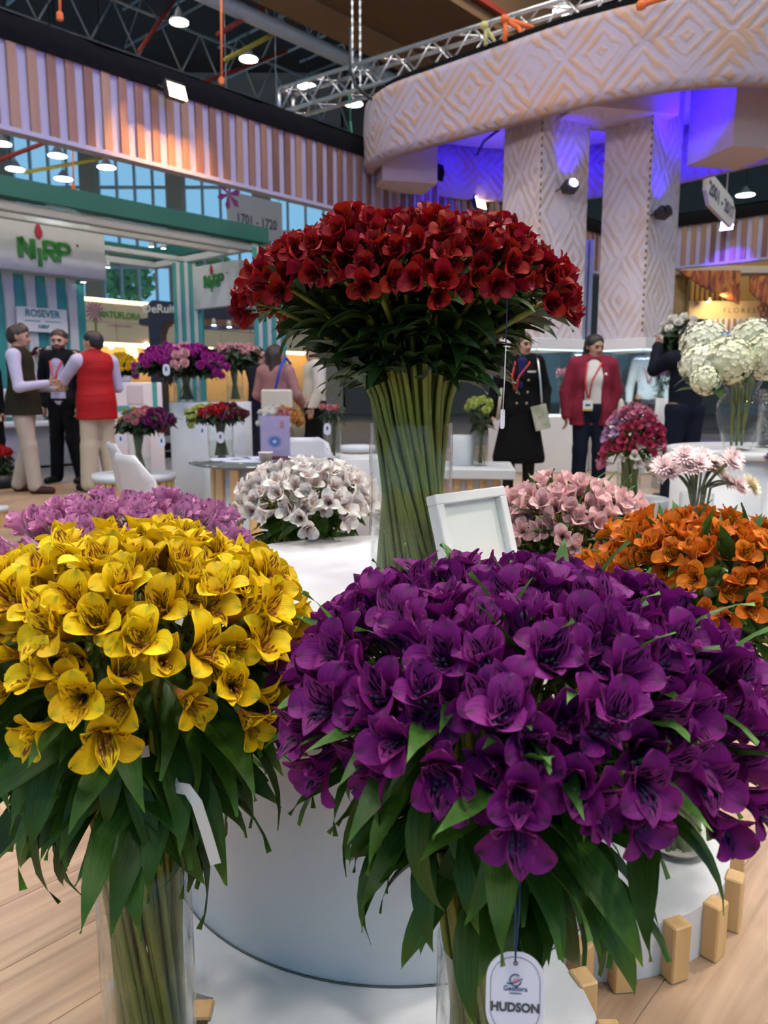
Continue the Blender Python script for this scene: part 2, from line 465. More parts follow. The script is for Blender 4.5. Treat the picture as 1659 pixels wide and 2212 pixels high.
tag(bpy.data.objects['wall_gallery'], kind='structure', label='grey gallery parapet below the windows')

# trees outside the windows
M_treeleaf = mat('tree_leaf', (0.25, 0.42, 0.10), 0.7, (0.14, 0.28, 0.06), 3)
M_bark = mat('bark', (0.12, 0.08, 0.05), 0.9)
for (u, v, lab) in ((275, 600, 'green tree seen through the windows above the beige wall'), (450, 588, 'green tree seen through the windows beside the striped column')):
    c = at(u, v, 46)
    t = thing('tree', lab, 'tree', (c.x, c.y, 0)); m = MB()
    for i in range(700):
        d = Vector((rng.gauss(0, 1), rng.gauss(0, 1), rng.gauss(0, 1))).normalized() * (0.4 + 0.6 * rng.random())
        q = Vector((d.x * 1.6, d.y * 1.6, c.z + d.z * 1.5)); a = rng.random() * 6.28
        e = Vector((math.cos(a), math.sin(a), rng.uniform(-.5, .5))) * 0.22; f = Vector((-math.sin(a) * .4, math.cos(a) * .4, .9)) * 0.16
        m.add([q - e, q - f, q + e, q + f], [(0, 1, 2, 3)])
    tag(m.build('foliage', M_treeleaf, t), kind='stuff')
    MB().tube([(0, 0, 0), (0.1, 0, 3), (0, 0.1, c.z)], [0.25, 0.2, 0.08], 8).build('trunk', M_bark, t)
# ------------------------------------------------------------------ header, canopy, columns, neighbouring stands
def plane_uv(u, v, org, rz, yoff=0.0):
    """local (x, z) where the sight line of pixel (u, v) meets the upright plane y = yoff of the frame (org, rz)"""
    p1 = at(u, v, 10.0); c = Vector((0, 0, CAM_H)); d = p1 - c
    n = Vector((-math.sin(rz), math.cos(rz), 0)); o = Vector(org) + n * yoff
    t = (o - c).dot(n) / d.dot(n); h = c + d * t
    r = h - Vector(org)
    return r.dot(Vector((math.cos(rz), math.sin(rz), 0))), h.z - org[2]

M_slat = [wood_mat('header_slat_' + n, c, c2, 0.6, 'Z', 0.55, rnd=0.25, streak=9) for n, c, c2 in
          (('tan', (0.36, 0.21, 0.13), (0.28, 0.15, 0.09)), ('brown', (0.22, 0.10, 0.065), (0.15, 0.065, 0.04)), ('rose', (0.30, 0.15, 0.10), (0.22, 0.105, 0.07)))]
M_headwhite = mat('header_board', (0.40, 0.38, 0.46), 0.6, (0.37, 0.35, 0.44), 2)  # white board with the violet lamp light tinted into its colour
HB, HT, HK = 3.68, 4.51, 4.76

def header(name, org, rz, x0, x1, label):
    t = thing(name, label, 'header', org, rz)
    L = x1 - x0; cx = (x0 + x1) / 2
    MB().box((cx, 0.03, (HB + HT) / 2), (L, 0.06, HT - HB)).build('backing_board', M_headwhite, t)
    MB().box((cx, 0.0, HB - 0.02), (L, 0.16, 0.045)).build('bottom_rail', M_headwhite, t)
    sm = [MB().bevbox((0, 0, 0), (0.1, 0.03, HT - HB - 0.01), 0.004).mesh('slat') for _ in M_slat]
    k = 0; x = x0 + 0.1
    while x < x1 - 0.03:
        link('slat', sm[0], t, M_slat[(k * 7 // 3 + (k % 5 == 0)) % 3], (x, -0.015, (HB + HT) / 2)); x += 0.2; k += 1
    m = MB()
    n = int(L / 0.35)
    def cloth(u, v):
        ripple = 0.012 * math.sin(u * n * 2.1) + 0.008 * math.sin(u * n * 5.3 + v * 4)
        return (x0 + u * L, -0.05 - 0.02 * math.sin(v * math.pi) + ripple, HT - 0.015 + v * (HK - HT) + 0.012 * math.sin(u * n * 1.3) * v)
    m.grid(cloth, n * 3, 3, uv=False)
    m.grid(lambda u, v: (x0 + (1 - u) * L, 0.08, HT - 0.015 + v * (HK - HT)), 2, 1, uv=False)
    m.grid(lambda u, v: (x0 + u * L, -0.05 + 0.13 * v, HK), 2, 1, uv=False)
    m.build('black_cloth_band', M_black, t)
    return t
F0 = (-3.9, 8.0, 0)
header('slatted_header', F0, RZ1, -3.2, 13.35, 'long striped header of wooden slats on white board with black cloth on top')
header('slatted_header', tuple(BACK0), RZ2, 0.05, 9.0, 'striped slat header behind the two patterned columns')

def flood(u, v, org, rz, yoff, label, m_glow, col, power, aim, size=0.13, spot=80):
    x, z = plane_uv(u, v, org, rz, yoff)
    p = Vector(org) + Vector((math.cos(rz), math.sin(rz), 0)) * x + Vector((-math.sin(rz), math.cos(rz), 0)) * yoff; p.z = org[2] + z
    t = thing('floodlight', label, 'floodlight', p, rz)
    MB().bevbox((0, -0.02, 0), (size * 1.25, 0.09, size), 0.012, m=Matrix.Rotation(R(-18), 3, 'X')).build('housing', M_blackmetal, t)
    MB().box((0, -0.07, -0.012), (size * 1.1, 0.012, size * 0.82), m=Matrix.Rotation(R(-18), 3, 'X')).build('lens', m_glow, t)
    MB().tube([(-size * .66, 0, 0), (-size * .66, 0.12, 0.07), (size * .66, 0.12, 0.07), (size * .66, 0, 0)], 0.008, 6).build('bracket', M_blackmetal, t)
    if power:
        n = Vector((-math.sin(rz), math.cos(rz), 0)); q = p - n * 0.17
        spot_light('floodlight_beam', q, q + Vector((math.cos(rz), math.sin(rz), 0)) * aim[0] + n * aim[1] + Z3 * aim[2], power, col, spot, 0.7, 0.04)
    return t
flood(375, 198, F0, RZ1, -0.30, 'glaring warm floodlight clipped to the black cloth of the striped header', M_warmlamp, (1.0, 0.50, 0.15), 240, (0.0, 0.75, -1.0), 0.20, 110)
flood(1031, 438, F0, RZ1, -0.30, 'small bright floodlight low on the header beside the patterned column', M_warmlamp, (1.0, 0.65, 0.3), 60, (0, 0.8, -1), 0.22, 100)
flood(1573, 487, tuple(BACK0), RZ2, -0.25, 'blue floodlight on the striped header behind the columns', M_bluelamp, (0.10, 0.03, 1.0), 420, (0, 0.45, -1), 0.22, 80)

# ---- carved-look cloth with lozenge pattern
def lozenge_mat(name, ca, cb, su, sv):
    m, nt, b = nodes_of(name)
    uv = nd(nt, 'ShaderNodeUVMap'); sp = nd(nt, 'ShaderNodeSeparateXYZ')
    nz = nd(nt, 'ShaderNodeTexNoise'); nz.inputs['Scale'].default_value = 5; nz.inputs['Detail'].default_value = 3
    nt.links.new(uv.outputs[0], nz.inputs['Vector'])
    nt.links.new(uv.outputs[0], sp.inputs[0])
    wob = mth(nt, 'MULTIPLY', mth(nt, 'SUBTRACT', nz.outputs['Fac'], 0.5), 0.10)
    def tri(x, s):
        f = mth(nt, 'FRACT', mth(nt, 'ADD', mth(nt, 'MULTIPLY', x, s), wob))
        return mth(nt, 'ABSOLUTE', mth(nt, 'SUBTRACT', f, 0.5))
    d = mth(nt, 'ADD', tri(sp.outputs[0], su), tri(sp.outputs[1], sv))
    s = mth(nt, 'SINE', mth(nt, 'MULTIPLY', d, 34.0))
    nz2 = nd(nt, 'ShaderNodeTexNoise'); nz2.inputs['Scale'].default_value = 2.2; nz2.inputs['Detail'].default_value = 5
    nt.links.new(uv.outputs[0], nz2.inputs['Vector'])
    f = mth(nt, 'ADD', mth(nt, 'MULTIPLY', s, 1.2), mth(nt, 'MULTIPLY', mth(nt, 'SUBTRACT', nz2.outputs['Fac'], 0.55), 9.0))
    f = mth(nt, 'ADD', mth(nt, 'MULTIPLY', f, 0.5), 0.5, True)
    nt.links.new(mixc(nt, f, ca, cb), b.inputs['Base Color'])
    bp = nd(nt, 'ShaderNodeBump'); bp.inputs['Strength'].default_value = 0.5; bp.inputs['Distance'].default_value = 0.02
    nt.links.new(f, bp.inputs['Height']); nt.links.new(bp.outputs[0], b.inputs['Normal'])
    b.inputs['Roughness'].default_value = 0.9
    MATS[name] = m; return m
M_loz = lozenge_mat('lozenge_cloth', (0.40, 0.34, 0.42), (0.46, 0.285, 0.205), 1.15, 1.15)
M_lozcol = lozenge_mat('column_cloth', (0.66, 0.58, 0.62), (0.60, 0.46, 0.41), 1.5, 0.95)

# ---- canopy: a closed wavy band with a ceiling inside it
CP = [(-0.26, 11.9), (0.05, 11.2), (0.62, 10.65), (1.35, 10.0), (2.22, 9.25), (3.15, 8.75), (4.05, 8.65), (5.0, 9.0), (5.9, 9.8), (6.1, 10.8), (5.35, 11.7), (4.5, 12.8), (3.3, 13.7), (1.75, 13.8), (0.35, 13.2), (-0.2, 12.5)]
def catmull(P, n, z=0.0):
    out = []; k = len(P)
    for i in range(k):
        p0, p1, p2, p3 = (Vector(P[(i + j - 1) % k]) for j in range(4))
        for j in range(n):
            t = j / n
            out.append(0.5 * ((2 * p1) + (p2 - p0) * t + (2 * p0 - 5 * p1 + 4 * p2 - p3) * t * t + (3 * p1 - p0 - 3 * p2 + p3) * t ** 3))
    return out
def band_mesh(curve, z0, z1, thick, name, bulge=0.018):
    n = len(curve); cum = [0.0]
    for i in range(n): cum.append(cum[-1] + (curve[(i + 1) % n] - curve[i]).length)
    nrm = []
    for i in range(n):
        t = (curve[(i + 1) % n] - curve[i - 1]).normalized(); nrm.append(Vector((t.y, -t.x)))   # outward for counter-clockwise curves
    m = MB()
    prof = [(0, z0), (bulge, z0 + (z1 - z0) * .12), (bulge * 1.3, (z0 + z1) / 2), (bulge * .6, z0 + (z1 - z0) * .9), (0, z1), (-thick, z1), (-thick, (z0 + z1) / 2), (-thick, z0)]
    K = len(prof); vs = []; uvs = []
    for i in range(n + 1):
        c = curve[i % n]; w = nrm[i % n]
        for r, z in prof: vs.append((c.x + w.x * r, c.y + w.y * r, z)); uvs.append((cum[i], z))
    fs = []
    for i in range(n):
        for k in range(K):
            a = i * K + k; b_ = i * K + (k + 1) % K; fs.append((a, a + K, b_ + K, b_))
    m.add(vs, fs, True); m.uv = {i: u for i, u in enumerate(uvs)}
    return m.mesh(name)
cv = catmull(CP, 5)
area = sum(a.x * b.y - b.x * a.y for a, b in zip(cv, cv[1:] + cv[:1]))
if area < 0: cv.reverse()
can = thing('wavy_canopy', 'wavy cloth-covered canopy with painted lozenge pattern and blue-lit inside', 'canopy', (0, 0, 0))
link('band', band_mesh(cv, 4.28, 5.18, 0.14, 'band'), can, M_loz)
inner = [c for c in cv]
cen = sum(inner, Vector((0, 0))) / len(inner)
cm = MB(); cm.add([(c.x + (cen.x - c.x) * .02, c.y + (cen.y - c.y) * .02, 5.10) for c in inner] + [(c.x + (cen.x - c.x) * .02, c.y + (cen.y - c.y) * .02, 5.16) for c in inner],
                  [tuple(reversed(range(len(inner)))), tuple(range(len(inner), 2 * len(inner)))])
cm.build('ceiling_cloth', mat('canopy_cloth', (0.55, 0.47, 0.50), 0.95, (0.5, 0.42, 0.45), 3, bump=0.3), can)
link('top_lining', band_mesh([c + (cen - c) * 0.03 for c in cv], 5.19, 5.27, 0.1, 'top_lining', 0.0), can, M_black)
def canopy_box(u0, u1, v0, v1, y, dy, name='cloth_box'):
    p = at(u0, v1, y); q = at(u1, v1, y); zt = 5.1
    me = MB(); c = ((p.x + q.x) / 2, y + dy / 2, (p.z + zt) / 2)
    me.box(c, (q.x - p.x, dy, zt - p.z), R(14))
    o = me.build(name, M_lozcol, can)
canopy_box(1556, 1690, 175, 318, 9.9, 0.9)
canopy_box(812, 935, 300, 392, 11.9, 0.7)
canopy_box(1225, 1465, 190, 236, 10.0, 0.8)

# ---- columns on glass display cases
def quad_uv_box(w, h, name):
    m = MB(); k = 0
    for i in range(4):
        a = Matrix.Rotation(i * math.pi / 2, 3, 'Z')
        vs = [a @ Vector((-w / 2, -w / 2, 0)), a @ Vector((w / 2, -w / 2, 0)), a @ Vector((w / 2, -w / 2, h)), a @ Vector((-w / 2, -w / 2, h))]
        m.add(vs, [(0, 1, 2, 3)])
        for j, uvv in enumerate(((0, 0), (w, 0), (w, h), (0, h))): m.uv[k + j] = (uvv[0] + i * w, uvv[1])
        k += 4
    m.add([(-w / 2, -w / 2, h), (w / 2, -w / 2, h), (w / 2, w / 2, h), (-w / 2, w / 2, h)], [(0, 1, 2, 3)])
    return m.mesh(name)
M_casewhite = mat('display_case_white', (0.74, 0.72, 0.71), 0.4, (0.7, 0.68, 0.68), 4)
M_ledstrip = mat('cool_led_strip', (0.8, 1, 1), 0.5, emit=2, emitc=(0.75, 1.0, 0.98))
M_caseglass = glass_mat('case_glass', (0.95, 0.98, 0.98), 1.45)
def column(u, y, s, phi, zt, label, caselabel):
    p = at(u, 735, y); rz = -phi
    # the seam pixel is the near corner: centre lies half a diagonal behind it
    tl = Vector((math.cos(phi), -math.sin(phi), 0)); tr = Vector((math.sin(phi), math.cos(phi), 0))
    c = Vector((p.x, y, 0)) - tl * (s / 2) + tr * (s / 2)
    t = thing('patterned_column', label, 'column', (c.x, c.y, 1.77), rz)
    link('cloth_cover', quad_uv_box(s, zt - 1.77, 'cloth_cover'), t, M_lozcol)
    st = MB()
    for k in range(34): st.box((s / 2 - 0.012, -s / 2 - 0.003, 0.1 + k * 0.09), (0.02, 0.014, 0.035))
    st.build('lacing', M_brown, t)
    w = s + 0.20
    d = thing('display_case', caselabel, 'display case', (c.x, c.y, 0), rz)
    MB().bevbox((0, 0, 0.38), (w, w, 0.76), 0.01).build('plinth', M_casewhite, d)
    MB().bevbox((0, 0, 1.70), (w, w, 0.14), 0.008).build('lid', M_casewhite, d)
    MB().box((0, -w / 2 + 0.03, 1.622), (w - 0.1, 0.02, 0.012)).build('led_strip', M_ledstrip, d)
    MB().box((w / 2 - 0.03, 0, 1.622), (0.02, w - 0.1, 0.012)).build('led_strip', M_ledstrip, d)
    for sx, sy, dx, dy in ((0, -1, w, 0.012), (1, 0, 0.012, w - 0.03), (0, 1, w, 0.012), (-1, 0, 0.012, w - 0.03)):
        MB().box((sx * (w / 2 - 0.008), sy * (w / 2 - 0.008), 1.195), (dx, dy, 0.87)).build('glass_pane', M_caseglass, d)
    area_light('case_lamp', (c.x, c.y, 1.60), (c.x, c.y, 0.8), 0.5, 22, (0.95, 1.0, 0.98))
    return c, rz, w
colA = column(1160, 10.2, 0.78, R(60.5), 5.08, 'patterned column nearer the red flowers with a blue spot lamp', 'glass display case under the column nearer the red flowers')
colB = column(1388, 10.2, 0.70, R(50), 5.08, 'patterned column beside the white pompom flowers', 'glass display case under the column behind the woman in burgundy')
# third, far column behind: a grey steel post
p = at(1258, 735, 13.5)
ps = thing('steel_post', 'grey ribbed steel post between the two patterned columns', 'post', (p.x, 13.5, 0))
for dx in (-0.09, 0, 0.09): MB().bevbox((dx, 0, 1.8), (0.07, 0.1, 3.6), 0.01).build('rib', M_steel, ps)
MB().box((0, 0.08, 1.8), (0.28, 0.08, 3.6)).build('back_plate', M_steel_dark, ps)

def spot_fixture(u, v, y, rz, label, glow, up):
    p = at(u, v, y); t = thing('spot_lamp', label, 'spot lamp', p, rz)
    M = Matrix.Rotation(R(up), 3, 'X')
    MB().bevbox((0, 0, 0), (0.19, 0.16, 0.12), 0.02, m=M).build('housing', M_blackmetal, t)
    MB().lathe([(0, 0), (0.055, 0), (0.055, 0.012), (0, 0.012)], 12, (0, 0, 0)).build('lens', glow, t, (0, -0.085, 0.03), (R(90) + R(up), 0, 0))
    MB().tube([(-.12, .02, -.02), (-.12, .30, -.05), (.12, .30, -.05), (.12, .02, -.02)], 0.01, 6).build('bracket', M_blackmetal, t)
    return p
pA = spot_fixture(1231, 404, 10.22, R(18), 'blue spot lamp clamped on the column nearer the red flowers', M_bluelamp, -25)
pB = spot_fixture(1432, 460, 10.18, R(30), 'dark spot lamp clamped on the column beside the white pompom flowers', M_blackmetal, -25)
BLUE = (0.022, 0.0, 1.0)
spot_light('column_spot_beam', pA + Vector((0.03, -0.05, 0.10)), pA + Vector((-0.02, 0.5, 1.0)), 34, BLUE, 70, 0.8, 0.04)
spot_light('column_spot_beam', pB + Vector((0.03, -0.05, 0.10)), pB + Vector((-0.05, 0.4, 1.0)), 30, BLUE, 70, 0.8, 0.04)
for (x, y, pw) in ((0.9, 12.2, 24), (2.6, 12.4, 34), (4.3, 11.4, 36), (3.7, 10.0, 16), (1.7, 11.2, 11)):
    area_light('canopy_blue_lamp', (x, y, 4.33), (x + 0.25, y + 0.6, 5.1), 0.35, pw, BLUE)
MB().tube([at(1030, 335, 12.5), at(1045, 305, 12.4), at(1078, 280, 12.2)], 0.018, 6).build('power_cable', M_blackmetal)
tag(bpy.data.objects['power_cable'], 'black cable looping inside the blue-lit canopy', 'cable')

# ---- aluminium box truss over the canopy
TA, TB = Vector((-1.62, 12.75, 5.36)), Vector((4.9, 7.95, 5.36))
tr = thing('lighting_truss', 'aluminium box truss hung above the wavy canopy', 'truss', TA)
dv = TB - TA; tw = Vector((-dv.y, dv.x, 0)).normalized() * 0.31; th_ = Vector((0, 0, 0.34))
for o_ in (Vector(), tw, th_, tw + th_): MB().tube([o_, o_ + dv], 0.030, 8).build('chord', M_alu, tr)
n = 13; wb_ = [MB(), MB(), MB(), MB()]
for i in range(n):
    a = dv * (i / n); b = dv * ((i + .5) / n); c = dv * ((i + 1) / n)
    for k, (o1, o2) in enumerate(((Vector(), th_), (tw, tw + th_), (Vector(), tw), (th_, tw + th_))):
        wb_[k].tube([a + o1, b + o2], 0.014, 6); wb_[k].tube([b + o2, c + o1], 0.014, 6)
for w_ in wb_: w_.build('bracing', M_alu, tr)
fr_ = MB()
for o1, o2 in ((Vector(), tw), (tw, tw + th_), (tw + th_, th_), (th_, Vector())): fr_.tube([o1, o2], 0.03, 8)
fr_.build('end_frame', M_alu, tr)
p = at(762, 196, 11.9); q = at(770, -150, 11.9)
ch = thing('hoist_chain', 'steel hoist chain holding up the aluminium truss', 'chain', p)
for dx in (0, 0.11):
    m = MB(); L = (q - p).length; nl = int(L / 0.055)
    for i in range(nl):
        z = i * 0.055; m.box((dx, 0, z), (0.03 if i % 2 else 0.012, 0.012 if i % 2 else 0.03, 0.06))
    m.build('chain_strand', M_alu, ch)
M_cable = mat('black_cable', (0.015, 0.015, 0.016), 0.5)
pts = [at(u, v, 11.6) for u, v in ((756, 60), (757, 150), (768, 185), (790, 205), (806, 216))]
tag(MB().tube(pts, 0.022, 6).build('power_cable', M_cable), 'black cable drooping over the end of the truss by the hoist chain', 'cable')
p = at(757, 262, 12.2); gr_ = thing('green_strap', 'thin green strap hanging by the tip of the canopy', 'strap', p)
MB().tube([(0, 0, 0), at(757, 225, 12.2) - p, at(750, 195, 12.2) - p], 0.012, 5).build('cord', mat('green_cord', (0.05, 0.30, 0.16), 0.8), gr_)
MB().tube([(0.03, 0, -0.25), (0, 0, 0)], 0.016, 5).build('cord_end', MATS['green_cord'], gr_)
def ribbon(name, lab, pts, y, col, rad):
    t = thing(name, lab, 'ribbon', at(*pts[0][0], y))
    for pl in pts:
        MB().tube([at(u, v, y) - at(*pts[0][0], y) for u, v in pl], rad, 6).build('tail', col, t)
    MB().lathe([(0, -.05), (.045, -.03), (.055, 0), (.04, .04), (0, .05)], 8).build('knot', col, t)
ribbon('tied_ribbon', 'bright orange ribbon tied round the truss above the canopy', [[(1090, 42), (1120, 60), (1135, 80)], [(1090, 42), (1093, 66), (1090, 88)], [(1090, 42), (1118, 50), (1152, 60)], [(1120, 60), (1126, 70), (1128, 78)]], 9.9, M_orange_strap, 0.03)
ribbon('tied_strap', 'pale yellow strap knotted on the truss beside the orange ribbon', [[(1046, 56), (1050, 76), (1048, 98)], [(1046, 56), (1062, 78), (1080, 112)]], 10.1, mat('straw_strap', (0.62, 0.58, 0.25), 0.8), 0.022)
ribbon('tied_ribbon', 'orange ribbon end lying on the canopy rim at the picture top', [[(1385, 12), (1410, 2), (1440, -6)]], 8.6, M_orange_strap, 0.03)

# ---- hanging number boards
M_signgrey = mat('sign_grey', (0.56, 0.52, 0.52), 0.6, (0.52, 0.48, 0.48), 3)
M_ink = mat('sign_ink', (0.06, 0.055, 0.12), 0.6)
M_fuchsia = mat('fuchsia_print', (0.42, 0.06, 0.30), 0.6)
o_ = at(490, 450, 21); s1 = thing('hanging_sign', 'grey hanging sign numbered 1701 - 1720 above the teal stand', 'sign', (o_.x, o_.y, 0), RZ1)
x1, z1 = plane_uv(608, 455, (o_.x, o_.y, 0), RZ1); _, zt = plane_uv(492, 412, (o_.x, o_.y, 0), RZ1); _, zb = plane_uv(492, 487, (o_.x, o_.y, 0), RZ1)
MB().bevbox((x1 / 2, 0, (zt + zb) / 2 - .1), (x1, 0.06, zt - zb + .2), 0.01).build('board', M_signgrey, s1)
text('lettering', '1701 - 1720', 0.36, M_ink, s1, (x1 * .52, -0.035, zb + 0.22), sx=x1 / 2.35, offset=0.006)
fl = MB()
for k in range(6):
    a = R(60 * k + 20); fl.add([(0.05 + 0 * k, -0.037, zt - 0.1), (0.05 + .30 * math.cos(a - .3), -0.037, zt - .1 + .30 * math.sin(a - .3)), (0.05 + .40 * math.cos(a), -0.037, zt - .1 + .40 * math.sin(a)), (0.05 + .30 * math.cos(a + .3), -0.037, zt - .1 + .30 * math.sin(a + .3))], [(0, 1, 2, 3)])
fl.build('flower_emblem', M_fuchsia, s1)
for xx in (0.1, x1 - .1): MB().tube([(xx, 0, zt), (xx, 0, 15.5)], 0.012, 5).build('hanger', M_alu, s1)
dsg = math.atan2(0.84, 0.54); o_ = at(1521, 420, 13.0)
s2 = thing('hanging_sign', 'pale hanging sign with cut corners numbered 2001 - 2017', 'sign', (o_.x, o_.y, 0), dsg)
x1, _ = plane_uv(1587, 420, (o_.x, o_.y, 0), dsg); _, zt = plane_uv(1521, 396, (o_.x, o_.y, 0), dsg); _, zb = plane_uv(1521, 428, (o_.x, o_.y, 0), dsg)
_, zt2 = plane_uv(1586, 384, (o_.x, o_.y, 0), dsg); H_ = zt - zb
k = x1 * .12
poly = [(0, zb + .12), (k, zb - 0.05), (x1 - k, zb - 0.05), (x1, zb + .12), (x1, zt + .10), (x1 - k, zt + .25), (k, zt + .25), (0, zt + .10)]
m = MB(); m.add([(x, -.03, z) for x, z in poly] + [(x, .03, z) for x, z in poly], [tuple(range(8)), tuple(reversed(range(8, 16)))] + [(i, 8 + i, 8 + (i + 1) % 8, (i + 1) % 8) for i in range(8)])
m.build('board', M_casewhite, s2)
text('lettering', '2001 - 2017', 0.30, M_ink, s2, (x1 * .5, -0.035, (zt + zb) / 2 + .10), sx=x1 / 1.72, offset=0.006)
MB().tube([(x1 * .7, 0, zt), (x1 * .7, 0, zt + 3)], 0.012, 5).build('hanger', M_alu, s2)

# ------------------------------------------------------------------ teal stand across the aisle
M_tealdark = mat('teal_dark', (0.030, 0.16, 0.135), 0.5, (0.025, 0.14, 0.12), 2)
M_teal = mat('teal_paint', (0.055, 0.36, 0.31), 0.5, (0.05, 0.32, 0.28), 2)
M_offwhite = mat('off_white_panel', (0.62, 0.61, 0.59), 0.6, (0.58, 0.57, 0.56), 2)
M_logo_green = mat('logo_green', (0.04, 0.24, 0.035), 0.5)
M_logo_red = mat('logo_red', (0.45, 0.02, 0.05), 0.5)
N0 = (-5.2, 11.0, 0)
fr = thing('overhead_gantry', 'teal and white overhead frame of the neighbouring stand', 'stand frame', N0, RZ1)
for c, s in (((0.8, 0, 3.83), (7.6, 0.22, 0.27)), ((2.2, 3.22, 3.83), (4.5, 0.2, 0.25)), ((4.37, 1.6, 3.83), (0.2, 3.4, 0.25))): MB().bevbox(c, s, 0.01).build('teal_beam', M_tealdark, fr)
for c, s in (((0.8, 0.05, 3.60), (7.5, 0.14, 0.13)), ((2.2, 3.15, 3.62), (4.4, 0.12, 0.12)), ((4.33, 1.6, 3.62), (0.12, 3.3, 0.12)), ((0.8, 0.7, 3.62), (7.2, 0.1, 0.1)), ((2.4, 2.1, 3.62), (4.0, 0.09, 0.09))): MB().bevbox(c, s, 0.01).build('white_beam', M_offwhite, fr)
wl = thing('striped_wall', 'teal wall with white upright slats under the large white sign', 'wall panel', N0, RZ1)
MB().box((0.0, 1.68, 1.60), (3.9, 0.12, 2.72)).build('panel', M_teal, wl)
sm = MB().bevbox((0, 0, 1.60), (0.15, 0.10, 2.72), 0.008).mesh('slat')
for i in range(11): link('slat', sm, wl, M_offwhite, (-1.75 + i * 0.345, 1.60, 0))
sg = thing('logo_sign', 'large white hanging sign with a green NIRP logo and red rosebud', 'sign', N0, RZ1)
MB().bevbox((0.45, 1.3, 3.40), (3.3, 0.36, 0.96), 0.01).build('box', M_offwhite, sg)
def nirp(par, cx, cz, w, y, axis=0, rotz=0.0, tm=None):
    """the letters N I R P with a rosebud over the I"""
    k = w / 1.0
    P = lambda m: m.build('letter', M_logo_green, par, (cx, y, cz), (0, 0, rotz))
    def bar(m, a, b, wd=0.10):
        a, b = Vector((a[0], 0, a[1])) * k, Vector((b[0], 0, b[1])) * k; d = (b - a).normalized(); n_ = Vector((d.z, 0, -d.x)) * wd * k / 2; e = Vector((0, -0.02, 0))
        m.add([a - n_, a + n_, b + n_, b - n_, a - n_ + e, a + n_ + e, b + n_ + e, b - n_ + e], [(0, 1, 2, 3), (7, 6, 5, 4), (0, 4, 5, 1), (1, 5, 6, 2), (2, 6, 7, 3), (3, 7, 4, 0)])
    m = MB(); bar(m, (-.47, -.17), (-.47, .17)); bar(m, (-.47, .17), (-.24, -.17), .11); bar(m, (-.24, -.17), (-.24, .17)); P(m)
    m = MB(); bar(m, (-.12, -.30), (-.12, .03), .07); P(m)
    for x0, leg in ((-.02, True), (.24, False)):
        m = MB(); bar(m, (x0, -.17), (x0, .17), .08)
        arc = [(x0, .15), (x0 + .14, .15)] + [(x0 + .14 + .075 * math.cos(R(a)), .075 + .075 * math.sin(R(a))) for a in range(75, -91, -30)] + [(x0, 0.0)]
        for a, b in zip(arc, arc[1:]): bar(m, a, b, .07)
        if leg: bar(m, (x0 + .07, 0), (x0 + .20, -.17), .08)
        P(m)
    m = MB(); bud = [(0, -.15), (.055, -.10), (.075, -.02), (.05, .05), (.03, .09), (0, .15), (-.03, .1), (-.055, .04), (-.07, -.02), (-.05, -.10)]
    m.add([(x * k, -.02, z * k) for x, z in bud] + [(x * k, 0, z * k) for x, z in bud], [tuple(range(10)), tuple(reversed(range(10, 20)))] + [(i, 10 + i, 10 + (i + 1) % 10, (i + 1) % 10) for i in range(10)])
    m.build('rosebud', M_logo_red, par, (cx, y, cz), (0, 0, rotz)).location.z += .36 * k
    bpy.context.view_layer  # no-op
    o = par.children[-1]; o.location = (cx + (-.12 * k) * math.cos(rotz), y + (-.12 * k) * math.sin(rotz), cz + .33 * k)
    MB().lathe([(0, -.01), (.022 * k, -.01), (.022 * k, .01), (0, .01)], 10).build('mark', M_ink, par, (cx + .62 * k * math.cos(rotz), y + .62 * k * math.sin(rotz), cz + .17 * k), (R(90), 0, rotz))
xa, za = plane_uv(40, 530, N0, RZ1, 1.1); xb, zb = plane_uv(155, 530, N0, RZ1, 1.1)
nirp(sg, (xa + xb) / 2, za - 0.02, (xb - xa) * 1.0, 1.115)
rs = thing('name_board', 'white board lettered ROSEVER on the teal striped wall', 'sign', N0, RZ1)
xa, zt = plane_uv(33, 658, N0, RZ1, 1.5); xb, _ = plane_uv(143, 660, N0, RZ1, 1.5); _, zb = plane_uv(33, 712, N0, RZ1, 1.5)
MB().bevbox(((xa + xb) / 2, 1.5, (zt + zb) / 2 - .02), (xb - xa, 0.04, zt - zb), 0.008).build('board', M_casewhite, rs)
M_rosever = mat('teal_ink', (0.03, 0.22, 0.22), 0.6)
cx = (xa + xb) / 2; w_ = xb - xa
text('lettering', 'ROSEVER', w_ * .19, M_rosever, rs, (cx, 1.475, zb + (zt - zb) * .70), sx=.88, offset=0.004)
text('lettering', 'NIRP', w_ * .10, M_rosever, rs, (cx, 1.475, zb + (zt - zb) * .17), offset=0.003, shear=.15)
for dx in (-.2, .2): MB().box((cx + dx * w_, 1.477, zb + (zt - zb) * .40), (w_ * .3, .004, .012)).build('rule', M_rosever, rs)
def stripe_col(y, label, w=0.55):
    t = thing('striped_column', label, 'column', tuple(Vector(N0) + E1 * 4.37 + Vector((-E1.y, E1.x, 0)) * y), R(10))
    MB().bevbox((0, 0, 1.8175), (w, 0.4, 3.445), 0.01).build('core', M_teal, t)
    for k in (-.3, -.02, .26): MB().bevbox((k * w, -0.21, 1.8175), (0.07, 0.05, 3.445), 0.006).build('slat', M_offwhite, t)
stripe_col(2.1, 'teal and white striped column beside the navy arch')
stripe_col(-0.35, 'teal and white striped column right behind the red flowers')
s3 = thing('logo_sign', 'smaller white sign with a green NIRP logo beside the striped column', 'sign', tuple(Vector(N0) + E1 * 4.37), RZ1 - R(90))
MB().bevbox((-1.13, 0, 3.05), (1.45, 0.12, 0.80), 0.01).build('panel', M_offwhite, s3)
nirp(s3, -1.15, 3.14, 0.62, -0.065)
